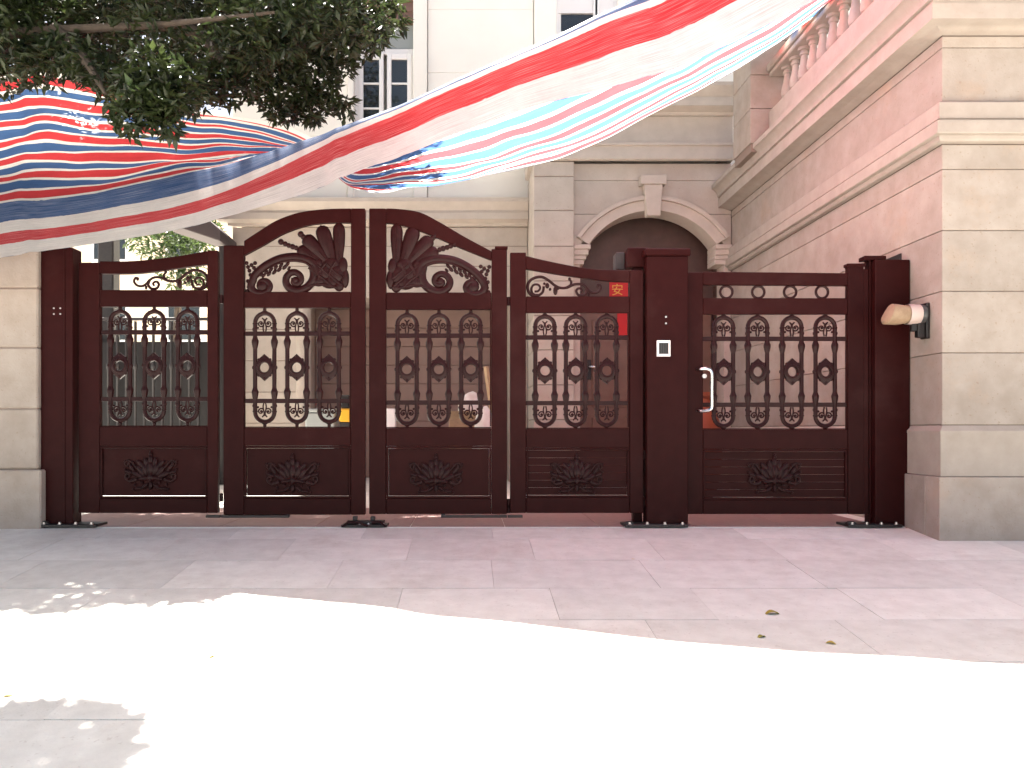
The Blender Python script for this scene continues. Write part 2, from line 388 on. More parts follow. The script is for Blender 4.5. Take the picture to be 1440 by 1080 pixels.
MB().box(XW-.012, XW+.05, 6.935, 7.17, 2.27, 2.345).build('dark_niche_box', 'black', wing, bevel=.003)  # black box standing in for a dark niche in the wall
# ------------------------------------------------------------------ the house: porch with arch, main wall, upper floor
house = thing('house', (1, 13, 0), 'pale stone villa with an arched porch and white upper storey behind the gate', 'building')
YP, YM = 11.45, 12.45
pl = [0, .45, .96, 1.45, 1.945, 2.43, 2.92, 3.41, 3.914, 4.396, 4.61]
for a, b in zip(pl[:-1], pl[1:]):
    MB().box(.908, 1.48, YP-.10, YM-.003, a+.004, b-.004).build('pilaster_stone', 'hstone', house, bevel=.008)
MB().box(.922, 1.47, YP-.086, YM-.003, 0, 4.6).build('pilaster_core', 'core', house)
CX, ZC, RA = 2.604, 2.841, 1.089
def arc_x(z, r): return math.sqrt(max(r*r-(z-ZC)**2, 0))
r1 = RA+.1
# courses over and beside the arch
z0, z1 = 3.444, 3.888
zz = [z0+.003+(z1-z0-.006)*i/6 for i in range(7)]
MB().prism([(1.483, z0+.003)]+[(CX-arc_x(z, r1), z) for z in zz]+[(1.483, z1-.003)], YP, YP+.35).build('wall_stone', 'hstone', house, bevel=.003)
MB().prism([(XW-.003, z0+.003)]+[(CX+arc_x(z, r1), z) for z in zz]+[(XW-.003, z1-.003)], YP, YP+.35).build('wall_stone', 'hstone', house, bevel=.003)
ax_ = arc_x(z1+.003, r1)
th0 = math.asin((z1+.003-ZC)/r1)
arcp = [(CX+r1*math.cos(th0+(math.pi-2*th0)*i/14), ZC+r1*math.sin(th0+(math.pi-2*th0)*i/14)) for i in range(15)]
MB().strip_prism([(1.483, 4.364)]+[(x, 4.364) for x, z in arcp[::-1]]+[(XW-.003, 4.364)], [(1.483, z1+.003)]+arcp[::-1]+[(XW-.003, z1+.003)], YP, YP+.35).build('wall_stone', 'hstone', house)
MB().box(1.483, XW-.003, YP, YP+.35, 4.37, 4.607).build('wall_stone', 'hstone', house, bevel=.003)
MB().box(1.47, 1.58, YP+.012, YP+.34, 0, 3.44).build('door_jamb', 'hstone', house)
MB().box(3.63, XW, YP+.012, YP+.34, 0, 3.44).build('door_jamb', 'hstone', house)
# archivolt rings
ta = math.asin((3.444-ZC)/RA)
def ring(name, ra, rb, y0, y1, n=26):
    th = [ta+(math.pi-2*ta)*i/n for i in range(n+1)]
    MB().strip_prism([(CX+rb*math.cos(t), ZC+rb*math.sin(t)) for t in th][::-1], [(CX+ra*math.cos(t), ZC+ra*math.sin(t)) for t in th][::-1], y0, y1).build(name, 'htrim', house, bevel=.004)
ring('archivolt', RA, RA+.145, YP-.05, YP+.36); ring('archivolt_rim', RA+.147, RA+.205, YP-.085, YP+.1)
for xa, xb in ((1.484, 1.72), (3.49, XW-.004)):
    q = MB()
    for k, (za, zb, pr) in enumerate(((3.38, 3.443, .075), (3.30, 3.378, .055), (3.24, 3.298, .035), (3.17, 3.238, .02))):
        q.box(xa if xa > 2 else xa, xb-(.03*k if xa < 2 else 0), YP-pr, YP+.34, za, zb)
        if xa > 2: pass
    q.build('impost', 'htrim', house, bevel=.006)
k0, k1 = at(901, 246, YP-.14), at(937, 259, YP-.14)
MB().box(k0.x, k1.x, YP-.16, YP-.002, k1.z, k0.z).prism([(at(906, 0, YP-.14).x, k1.z-.002), (at(932, 0, YP-.14).x, k1.z-.002), (at(929, 0, YP-.14).x, at(0, 303, YP-.14).z), (at(910, 0, YP-.14).x, at(0, 303, YP-.14).z)], YP-.14, YP-.003).build('keystone', 'htrim', house, bevel=.006)
# porch entablature
def strip_profile(x0, x1, y, prof, m, name, par):           # straight moulding facing the street with both ends returned square
    q = MB(); n = len(prof)
    for x, sg in ((x0, -1), (x1, 1)):
        for o_, z in prof: q.v.append(Vector((x+(sg*o_ if sg < 0 else 0), y-o_, z)))
    for i in range(n-1): q.f.append((i, i+1, n+i+1, n+i))
    yb = y+.9
    for x, sg in ((x0, -1), (x1, 1)):
        for o_, z in prof: q.v.append(Vector((x+(sg*o_ if sg < 0 else 0), yb, z)))
    for i in range(n-1):
        q.f.append((2*n+i, 2*n+i+1, i+1, i)); q.f.append((n+i, n+i+1, 3*n+i+1, 3*n+i))
    return q.build(name, m, par, ang=20)
strip_profile(.908, XW-.01, YP-.10, [(0, 4.612), (.05, 4.62), (.06, 4.64), (.06, 4.80), (.09, 4.81), (.09, 4.845), (0, 4.86)], 'htrim', 'architrave', house)
MB().box(.915, XW-.01, YP-.098, YM-.01, 4.862, 5.24).build('frieze', 'htrim', house)
strip_profile(.908, XW-.01, YP-.10, [(0, 5.242), (.04, 5.25), (.06, 5.28), (.16, 5.30), (.22, 5.31), (.22, 5.41), (.20, 5.415), (.20, 5.44), (.25, 5.50), (.29, 5.56), (.29, 5.61), (0, 5.66)], 'htrim', 'porch_cornice', house)
MB().box(.95, XW-.01, YP+.05, YM-.01, 5.60, 6.3).build('porch_parapet', 'render', house)
# vestibule
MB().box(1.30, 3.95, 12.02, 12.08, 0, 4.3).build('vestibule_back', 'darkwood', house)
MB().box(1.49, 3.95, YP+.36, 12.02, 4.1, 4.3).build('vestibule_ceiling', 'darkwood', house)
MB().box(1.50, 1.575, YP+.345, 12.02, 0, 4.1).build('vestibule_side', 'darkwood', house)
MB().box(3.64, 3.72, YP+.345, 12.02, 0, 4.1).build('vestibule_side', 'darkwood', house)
door = MB().box(1.62, 2.82, 11.95, 12.0, .05, 2.62).build('door', 'wood', house, bevel=.006)
for a, b in ((.25, 1.0), (1.15, 2.45)):
    MB().box(1.82, 2.62, 11.93, 11.952, a, b).build('door_panel', 'wood', door, bevel=.015)
hx = at(828, 0, 11.93).x; hz = at(0, 518, 11.93).z
MB().box(hx-.035, hx+.035, 11.915, 11.952, hz-.17, hz+.13).build('lock_plate', 'black', door, bevel=.006)
MB().tube([(hx, 11.91, hz+.02), (hx, 11.86, hz+.02), (hx+.03, 11.85, hz+.02), (hx+.15, 11.85, hz+.015)], .014).build('handle', 'chrome', door)
MB().box(2.84, 3.6, 11.96, 12.0, .05, 2.62).build('side_light', 'wood', house, bevel=.006)
MB().box(1.58, 3.64, 11.93, 12.015, 2.64, 2.74).build('door_lintel', 'wood', house, bevel=.006)
# main wall at street level
ml = [0, .45, .92, 1.40, 1.885, 2.37, 2.86, 3.35, 3.66, 3.955]
for a, b in zip(ml[:-1], ml[1:]):
    MB().box(-3.67, -2.62 if b < 3.1 else .9, YM, YM+.4, a+.004, b-.004).build('wall_stone', 'hstone', house, bevel=.005)
MB().box(-3.65, -2.62, YM+.01, YM+.39, 0, 2.86).box(-3.65, .9, YM+.01, YM+.39, 2.88, 3.95).build('wall_core', 'core', house)
MB().lathe((-2.60, YM+.10, 0), [(.13, 0), (.13, 2.855)], 24).build('round_jamb', 'hstone', house)
MB().box(-2.7, -2.62, YM+.41, 13.75, 0, 3.0).build('garage_side', 'hstone', house)
MB().box(.62, .9, YM+.002, 13.75, 0, 2.855).build('garage_side', 'hstone', house)
MB().box(-2.7, .9, YM+.41, 13.75, 2.87, 2.95).build('garage_ceiling', 'hstone', house)
gd = MB().box(-2.62, .62, 13.62, 13.66, 0, 2.87).build('garage_door', 'garage', house)
for k in range(9):
    MB().box(-2.6, .6, 13.595, 13.622, .02+k*.315, .02+k*.315+.307).build('panel', 'garage', gd, bevel=.006)
mc = [(0, 3.958), (.05, 3.965), (.06, 4.0), (.16, 4.02), (.20, 4.03), (.20, 4.13), (.18, 4.14), (.18, 4.17), (.22, 4.23), (.26, 4.28), (.26, 4.34), (0, 4.38)]
strip_profile(-3.67, .9, YM, mc, 'htrim', 'main_cornice', house)
# upper storey, built round two windows
def window(x0, x1, z0, z1, cols, rows_, label=None):
    wn = MB().box(x0, x0+.09, YM+.12, YM+.2, z0, z1).box(x1-.09, x1, YM+.12, YM+.2, z0, z1).box(x0+.09, x1-.09, YM+.12, YM+.2, z1-.08, z1).box(x0+.09, x1-.09, YM+.12, YM+.2, z0, z0+.08).build('window', 'white', house, bevel=.006)
    n = len(cols)
    for (ca, cb) in cols:
        MB().box(ca-.07, ca-.002, YM+.09, YM+.16, z0+.082, z1-.082).box(cb+.002, cb+.07, YM+.09, YM+.16, z0+.082, z1-.082).box(ca, cb, YM+.09, YM+.16, z1-.17, z1-.083).build('sash', 'white', wn, bevel=.005)
        for (ra, rb) in rows_:
            MB().box(ca, cb, YM+.125, YM+.135, ra, rb).build('pane', 'glass', wn)
            MB().box(ca, cb, YM+.10, YM+.15, ra-.025, ra-.002).build('glazing_bar', 'white', wn)
    return wn
def zpy(py, Y=YM+.1): return CAMZ+(603-py)/F*Y
def xpx(px, Y=YM+.1): return (px-660)/F*Y
w1x0, w1x1 = xpx(499), xpx(582)
window(w1x0, w1x1, 4.75, zpy(68), [(xpx(511), xpx(533)), (xpx(550.5), xpx(572.5))], [(zpy(116), zpy(82)), (zpy(151), zpy(118)), (zpy(186), zpy(153)), (4.86, zpy(188))])
MB().box(w1x0, w1x1, YM+.14, YM+.2, zpy(67), zpy(34)).build('transom_panel', 'grey', house)
MB().box(xpx(541), xpx(543.5), YM+.12, YM+.138, zpy(67), zpy(34)).build('transom_bar', 'white', house)
q = MB()
for k in range(6): q.box(w1x0, w1x1, YM+.02+.02*(k % 2), YM+.16, zpy(33)+k*.075, zpy(33)+k*.075+.07)
q.build('shutter_box', 'wood', house)
w2x0, w2x1 = xpx(781), xpx(868)
window(w2x0, w2x1, 5.3, 8.4, [(xpx(786), xpx(834)), (xpx(843), xpx(863))], [(5.4, zpy(46)), (zpy(44), zpy(20)), (zpy(16), zpy(-40))])
MB().box(xpx(786), xpx(834), YM+.122, YM+.126, zpy(16), zpy(-40)).box(xpx(843), xpx(863), YM+.122, YM+.126, zpy(16), zpy(-40)).build('blind', 'white', house)
ZT = 13.6  # raised above the visible wall so the house blocks sun on the annex
up = [4.39]+[4.39+.49*k for k in range(1, 18)]+[ZT]
for a, b in zip(up[:-1], up[1:]):
    MB().box(-3.67, xpx(488, YM), YM, YM+.4, a+.003, b-.003).build('wall_panel', 'render', house, bevel=.004)
MB().box(xpx(489, YM), w1x0, YM-.05, YM+.4, 4.39, ZT-.6).build('window_surround', 'render', house, bevel=.01)
MB().box(w1x1, xpx(601, YM), YM-.05, YM+.4, 4.39, ZT-.6).build('window_surround', 'render', house, bevel=.01)
MB().box(w1x0, w1x1, YM+.003, YM+.4, 4.39, 4.748).box(w1x0, w1x1, YM+.003, YM+.4, zpy(33)+.46, ZT).build('wall_panel', 'render', house)
for a, b in zip(up[:-1:2], up[2::2]+[ZT]):
    if b-a < .3: continue
    MB().box(xpx(602, YM), xpx(750, YM), YM, YM+.4, a+.002, b-.002).build('wall_panel', 'render', house, bevel=.003)
MB().box(xpx(751, YM), w2x0, YM-.06, YM+.4, 4.39, ZT-.6).build('window_surround', 'render', house, bevel=.01)
MB().box(w2x1, 9.0, YM, YM+.4, 4.39, ZT).build('wall_panel', 'render', house)
MB().box(w2x0, w2x1, YM+.003, YM+.4, 4.39, 5.298).box(w2x0, w2x1, YM+.003, YM+.4, 8.41, ZT).build('wall_panel', 'render', house)
MB().box(-3.6, 9, 14.0, 22, 0, ZT-.1).box(-3.64, 8.9, YM+.42, 14.1, 4.0, ZT-.1).build('house_core', 'render', house)
MB().box(-3.95, 9.2, YM-.3, 22.2, ZT, ZT+.25).build('roof', 'htrim', house, bevel=.03)

# ------------------------------------------------------------------ left gate pier
YLP = 6.74
pier = thing('gate_pier', (-4.4, 7, 0), 'cream stone pier at the left end of the gate, under the tarpaulin', 'pier')
xr = at(53, 0, YLP).x; zL = [.49, 1.0, 1.515, 2.015, 2.36]
for a, b in zip(zL[:-1], zL[1:]):
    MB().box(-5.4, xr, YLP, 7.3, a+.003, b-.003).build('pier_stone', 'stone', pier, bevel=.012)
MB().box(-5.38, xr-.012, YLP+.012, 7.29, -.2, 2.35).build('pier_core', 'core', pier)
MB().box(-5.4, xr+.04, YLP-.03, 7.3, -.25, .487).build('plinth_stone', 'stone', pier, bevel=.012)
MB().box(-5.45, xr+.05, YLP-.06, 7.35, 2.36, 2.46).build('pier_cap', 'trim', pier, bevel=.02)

# ------------------------------------------------------------------ gate
D = 6.85; K = D/F
gx = lambda px: (px-660)*K
gz = lambda py: CAMZ-(py-603)*K
P2 = lambda px, py: (gx(px), gz(py))
def P3(px, py, dy=0.0): return Vector((gx(px), D+dy, gz(py)))

# shared baluster meshes, local origin at the ring, lengths in photo pixels * K
def loop_mesh():
    q = MB(); hw = 13.6; zt = 63
    pts = [Vector((-hw, 0, -zt)), Vector((-hw, 0, zt))]+[Vector((hw*math.cos(math.pi-math.pi*i/12), 0, zt+hw*math.sin(math.pi*i/12))) for i in range(1, 12)]
    pts += [Vector((hw, 0, zt)), Vector((hw, 0, -zt))]+[Vector((hw*math.cos(math.pi*i/12), 0, -zt-hw*math.sin(math.pi*i/12))) for i in range(1, 12)]+[Vector((-hw, 0, -zt))]
    q.tube([p*K for p in pts], 3.1*K, 8)
    for sx in (-1, 1):
        for sz in (-1, 1):
            z = sz*36*K
            q.lathe((sx*hw*K, 0, z), [(3*K, -10*K), (4*K, -6*K), (5.1*K, -1*K*sz), (5.1*K, 2*K), (3.8*K, 5*K), (3*K, 8*K)], 8)
            q.ball((sx*(hw+.6)*K, 0, sz*54*K), 3.6*K, seg=8, ring=5)
            q.ball((sx*hw*K, 0, sz*62*K), 3.9*K, 3.9*K, 2.6*K, seg=8, ring=5)
        q.ball((sx*(hw+1)*K, 0, 0), 3.6*K, seg=8, ring=5)
    for sz in (-1, 1):
        q.ball((0, 0, sz*78*K), 4.6*K, 3.6*K, 3*K, seg=8, ring=5); q.ball((0, 0, sz*82*K), 2.6*K, 2.6*K, 3.4*K, seg=8, ring=5)
    return q.mesh('baluster', 'gateiron', center=False)[0]
def ringcol_mesh():
    q = MB(); n = 32; out = []
    key = [(0, 12.5), (22, 12.2), (48, 13.6), (62, 14.6), (74, 15.5), (84, 17.2), (90, 19)]
    def rad(a):
        a = abs(((a+180) % 360)-180); a = a if a <= 90 else 180-a
        for (a0, r0), (a1, r1_) in zip(key[:-1], key[1:]):
            if a <= a1: return r0+(r1_-r0)*(a-a0)/(a1-a0)
        return key[-1][1]
    vs_ = []
    for y in (-4, 4):
        for i in range(n):
            a = 360*i/n; r_ = min(rad(a), 12/max(abs(math.cos(R(a))), .01) if abs(math.cos(R(a))) > .3 else 99)
            vs_.append(Vector((r_*math.cos(R(a)), y*.6, r_*math.sin(R(a))))*K)
            vs_.append(Vector((7.2*math.cos(R(a)), y, 7.2*math.sin(R(a))))*K)
    fs = []
    for i in range(n):
        j = (i+1) % n
        a0, a1, b0, b1 = 2*i, 2*i+1, 2*j, 2*j+1; o2 = 2*n
        fs += [(a0, b0, b1, a1), (o2+a1, o2+b1, o2+b0, o2+a0), (a0, o2+a0, o2+b0, b0), (a1, b1, o2+b1, o2+a1)]
    q.add(vs_, fs)
    q.torus((0, -2.5*K, 0), 8.6*K, 1.9*K, 20, 8)
    for sz in (-1, 1):
        q.ball((0, -2*K, sz*15.5*K), 2.2*K, seg=8, ring=5)
        for sx in (-1, 1): q.ball((sx*8*K, -1*K, sz*11*K), 2.2*K, 2*K, 2.2*K, seg=8, ring=5)
    return q.mesh('ring_collar', 'gateiron', center=False)[0]
def spiral(c, r0, r1_, a0, a1, n=16):
    return [Vector((c[0]+(r0+(r1_-r0)*i/n)*math.cos(R(a0+(a1-a0)*i/n)), 0, c[1]+(r0+(r1_-r0)*i/n)*math.sin(R(a0+(a1-a0)*i/n)))) for i in range(n+1)]
def scroll_mesh(sg):
    q = MB()
    for sx in (-1, 1):
        s1 = spiral((5.2, 62), 4.6, 1.0, -140, 300)
        q.tube([Vector((p.x*sx, 0, p.z*sg))*K for p in s1], [1.25*K, .8*K], 6)
        s2 = cat([Vector((1.2, 0, 50)), Vector((2.2, 0, 55)), Vector((1.6, 0, 60)), Vector((.6, 0, 66)), Vector((3.5, 0, 70))], 4)
        q.tube([Vector((p.x*sx, 0, p.z*sg))*K for p in s2], 1.1*K, 6)
        q.ball((9.6*sx*K, 0, 56*sg*K), 1.8*K, seg=7, ring=4); q.ball((5.2*sx*K, 0, 62*sg*K), 1.7*K, seg=7, ring=4)
    q.ball((0, 0, 66*sg*K), 1.8*K, 1.6*K, 3*K, seg=7, ring=4)
    return q.mesh('scroll', 'gateiron', center=False)[0]
ME_LOOP, ME_RING, ME_SC1, ME_SC2 = loop_mesh(), ringcol_mesh(), scroll_mesh(1), scroll_mesh(-1)
def balusters(leaf, xs_, py, yoff=.03):
    for px in xs_:
        c = Vector((gx(px), D+yoff, gz(py)))
        b = link('baluster', ME_LOOP, c, leaf)
        link('ring_collar', ME_RING, c+Vector((0, -.004, 0)), b); link('scroll', ME_SC1, c, b); link('scroll', ME_SC2, c, b)
def flower_mesh():
    q = MB()
    def petal(cx, cz, a, w_, l_, d=3, y=-1):                # lens-shaped petal leaning by a degrees
        q.ball((cx*K, y*K, cz*K), w_*K, d*K, l_*K, 9, 7, rot=R(a))
        q.tube([Vector((cx+math.sin(R(-a))*t*l_, y-d*.85, cz+math.cos(R(-a))*t*l_))*K for t in (-.7, -.2, .3, .75)], [.9*K, .5*K], 5)
    def T(pts, r_, seg=7):
        for sx in (-1, 1): q.tube([Vector((p.x*sx, -1.4, p.z))*K for p in cat([(a, 0, b) for a, b in pts], 4)], r_, seg)
    petal(0, 4, 0, 6, 11, 5, -2)
    for sx in (-1, 1):
        petal(7*sx, 3, -18*sx, 4.8, 10.5, 4, -1.5); petal(13*sx, 1, -38*sx, 4.6, 10.5, 3.2); petal(18*sx, -4, -62*sx, 4.2, 10, 3)
        petal(6*sx, 13, -12*sx, 4, 8, 3); petal(14*sx, 11, -40*sx, 3.6, 8, 2.6)
        petal(9*sx, -9, -100*sx, 3.6, 8.5, 3.4, -1.5)
        petal(27*sx, 6, -30*sx, 3, 7, 2.4); petal(31*sx, 0, -70*sx, 2.8, 6, 2.4); petal(24*sx, -12, -110*sx, 3, 7, 2.6)
        petal(31*sx, 12, 10*sx, 2.2, 5, 2); petal(8*sx, -20, -130*sx, 2.6, 6.5, 2.4); petal(17*sx, -23, -95*sx, 2.2, 6, 2)
        for a, b, r_ in [(33, -9, 2.8), (36.5, 15, 1.8), (25, 14, 2), (22, -18, 2.2), (24.5, -24.5, 2), (12, -15, 2.2), (36, 4, 1.8)]:
            q.ball((a*sx*K, -1*K, b*K), r_*K, seg=7, ring=5)
    T([(20, -9), (28, -13), (35, -9), (34, -3), (29.5, -4), (30.5, -8)], [1.9*K, 1.1*K])
    T([(20, 6), (25, 12), (31, 17), (36, 12), (33, 8)], [1.5*K, .9*K])
    petal(0, 17, 0, 4, 7, 3); petal(0, -8, 0, 5, 6, 4, -1.5); petal(0, -19, 0, 3, 6, 2.6)
    q.ball((0, -1.5*K, 25*K), 2.8*K, 2.4*K, 3*K, 8, 5); q.ball((0, -1.5*K, 29*K), 1.8*K, seg=7, ring=5)
    return q.mesh('carved_flower', 'gateiron', center=False)[0]
ME_FLOWER = flower_mesh()
PLANK = {}
def panel(leaf, x0, x1, y0, y1, fx, fy, nb=1, bv=.0028):
    # rim, recessed planks, carved flower
    yf = D+.024
    q = MB(); t = 3.2
    q.box(gx(x0), gx(x1), D+.006, yf+.01, gz(y0+t), gz(y0)).box(gx(x0), gx(x1), D+.006, yf+.01, gz(y1), gz(y1-t))
    q.box(gx(x0), gx(x0+t), D+.006, yf+.01, gz(y1-t)+.0005, gz(y0+t)-.0005).box(gx(x1-t), gx(x1), D+.006, yf+.01, gz(y1-t)+.0005, gz(y0+t)-.0005)
    q.build('panel_moulding', 'gate', leaf, bevel=.004)
    n = nb; a, b = y0+t+.2, y1-t-.2; w_ = gx(x1-t)-gx(x0+t)-.002; h = (b-a)/n*K
    key = (round(w_, 3), round(h, 4), nb)
    if key not in PLANK:
        p = MB(); p.box(-w_/2, w_/2, 0, .014, -h/2+.0008, h/2-.0008); PLANK[key] = p.mesh('plank', 'gate', bevel=bv)[0]
    for i in range(n):
        link('plank' if nb > 1 else 'panel_board', PLANK[key], (gx((x0+x1)/2), yf+.008, gz(a+(b-a)*(i+.5)/n)), leaf)
    link('carved_flower', ME_FLOWER, (gx(fx), yf-.003, gz(fy)), leaf)
def bx(px0, px1, py0, py1, d0, d1): return MB().box(gx(px0), gx(px1), D+d0, D+d1, gz(py1), gz(py0))
def resample(pts, n):
    P = [Vector((x, 0, y)) for x, y in pts]; C = cat(P, 8); L_ = [0]
    for a, b in zip(C[:-1], C[1:]): L_.append(L_[-1]+(b-a).length)
    out = []; j = 0
    for i in range(n+1):
        t = L_[-1]*i/n
        while j < len(C)-2 and L_[j+1] < t: j += 1
        f = (t-L_[j])/max(L_[j+1]-L_[j], 1e-9); p = C[j].lerp(C[j+1], min(max(f, 0), 1)); out.append((p.x, p.z))
    return out
def make_leaf(x0, x1, wx0, wx1, tl, tr, top, bot, cross, win1, pan, bottom, cxs, ry, rails, fl, label, pedestrian=False):
    leaf = thing('gate_leaf' if not pedestrian else 'side_gate', (gx((x0+x1)/2), D+.03, gz(bottom)), label, 'gate', None if pedestrian else 'maroon folding leaves of the driveway gate')
    bx(x0, wx0-.3, tl, bottom, 0, .062).build('stile', 'gate', leaf, bevel=.005)
    bx(wx1+.3, x1, tr, bottom, 0, .062).build('stile', 'gate', leaf, bevel=.005)
    tp = [P2(*p) for p in resample(top, 24)]; bp = [P2(*p) for p in resample(bot, 24)]
    MB().strip_prism(tp, bp, D+.005, D+.057).build('top_rail', 'gate', leaf, bevel=.004)
    bx(wx0, wx1, cross[0], cross[1], .005, .057).build('cross_rail', 'gate', leaf, bevel=.004)
    bx(wx0, wx1, win1, pan[0]-.2, .005, .057).build('lock_rail', 'gate', leaf, bevel=.004)
    bx(wx0, wx1, pan[1]+.2, bottom, .005, .057).build('bottom_rail', 'gate', leaf, bevel=.004)
    # slim bead round the opening
    bx(wx0, wx1, win1-1.6, win1-.1, .012, .05).build('sill_bead', 'gate', leaf, bevel=.003)
    panel(leaf, wx0, wx1, pan[0], pan[1], *fl)
    for r_ in rails:
        bx(wx0, wx1, r_-3.1, r_+3.1, .02, .04).build('crossbar', 'gateiron', leaf, bevel=.003)
    balusters(leaf, cxs, ry)
    return leaf
BAR = []
L1 = make_leaf(110, 306, 140, 291, 369, 352, [(139.7, 367), (178, 367), (211, 364.6), (255, 359), (291.3, 352.5)], [(139.7, 384.5), (185, 384.5), (222, 381), (266, 374.5), (291.3, 371.5)],
    (407.5, 431), 600, (627.5, 701), 721.5, (167, 215, 262), 514, (467, 561), (211, 664), 'leftmost driveway gate leaf, low concave top with a scroll, beside the left post')
L2 = make_leaf(314, 513.5, 343, 493, 345, 293, [(342.7, 338.5), (368, 322), (391, 308.5), (422, 298), (459, 293.6), (493.3, 292.8)], [(342.7, 358.5), (368, 345), (400, 327), (436, 315.5), (472, 312.5), (493.3, 312.8)],
    (410, 432.5), 601.5, (627, 701), 724, (371, 416.5, 462), 516.5, (468.7, 563.7), (411, 668), 'left one of the two tall arched gate leaves, crest plumes opening to the left')
L3 = make_leaf(519, 713, 543, 691, 293, 350, [(542.7, 292.8), (560, 293.5), (590, 298), (618, 312), (654, 333), (691.3, 353)], [(542.7, 313), (547, 313), (572, 318), (608, 331), (645, 347), (691.3, 365.5)],
    (411, 435), 602, (627.5, 701), 723, (572, 617, 662), 519, (471.5, 566), (613, 668), 'right one of the two tall arched gate leaves, crest plumes opening to the right')
L4 = make_leaf(717.5, 905, 740, 885.5, 355, 380, [(739.7, 359.5), (767, 366), (809, 374.5), (839, 378.5), (885.8, 380)], [(739.7, 378), (796, 387), (839, 393), (865, 395.5), (885.8, 396)],
    (416.5, 439.5), 603, (630, 700), 721.5, (766.7, 810, 854), 521, (474, 566.7), (811, 668, 6, .0013), 'driveway gate leaf with a falling concave top, beside the intercom post')
L5 = make_leaf(966.5, 1215, 989, 1192.5, 383, 374, [(988.7, 382), (1040, 382.3), (1140, 383.3), (1192.8, 384)], [(988.7, 400), (1040, 400.3), (1140, 401), (1192.8, 401.5)],
    (419, 441.5), 604, (632, 703), 723, (1019, 1067, 1115.5, 1162.5), 522.5, (476, 569), (1090, 668, 6, .0028), 'pedestrian gate at the right with a chrome pull handle and a row of rings', True)
bx(1213, 1222, 378, 723, .004, .06).build('hinge_stile', 'gate', L5, bevel=.004)
bx(1191, 1217, 370.5, 375, -.006, .068).build('stile_cap', 'gate', L5, bevel=.004)
bx(696, 714, 346.5, 349.7, -.004, .066).build('stile_cap', 'gate', L3, bevel=.003)
for x in (1023, 1068, 1113, 1158):
    q = MB(); q.torus((0, 0, 0), 8.6*K, 1.9*K, 22, 8); 
    if x == 1023: me_ring = q.mesh('ring', 'gateiron', center=False)[0]
    link('ring', me_ring, (gx(x), D+.03, gz(410)), L5)
# window bead on the vertical sides catching the light
for lf, x_, y0, y1 in ((L2, 492, 433, 600), (L3, 690, 436, 600), (L4, 884.5, 440, 601)):
    bx(x_-.9, x_+.9, y0, y1-.3, .012, .05).build('side_bead', 'gate', lf, bevel=.002)
# floor guides under the leaves
for lf, a, b in ((L1, 289, 309), (L2, 310.5, 406), (L3, 620, 713), (L4, 714, 735)):
    bx(a, b, 724.6, 728.2, .0, .05).build('floor_guide', 'black', lf, bevel=.003)
MB().ball(P3(404, 725, .02), 3.2*K, seg=8, ring=5).build('guide_roller', 'black', L2)
MB().ball(P3(623, 725, .02), 3.2*K, seg=8, ring=5).build('guide_roller', 'black', L3)
# hinges between leaves
for lf, x_, ys_ in ((L1, 310, (420, 700)), (L3, 715.3, (423, 708, 716)), (L4, 906.5, (640, 705))):
    q = MB()
    for y_ in ys_: q.lathe(P3(x_, y_, .03), [(2.6*K, -6*K), (2.6*K, 6*K)], 10)
    q.build('hinge', 'gateiron', lf)

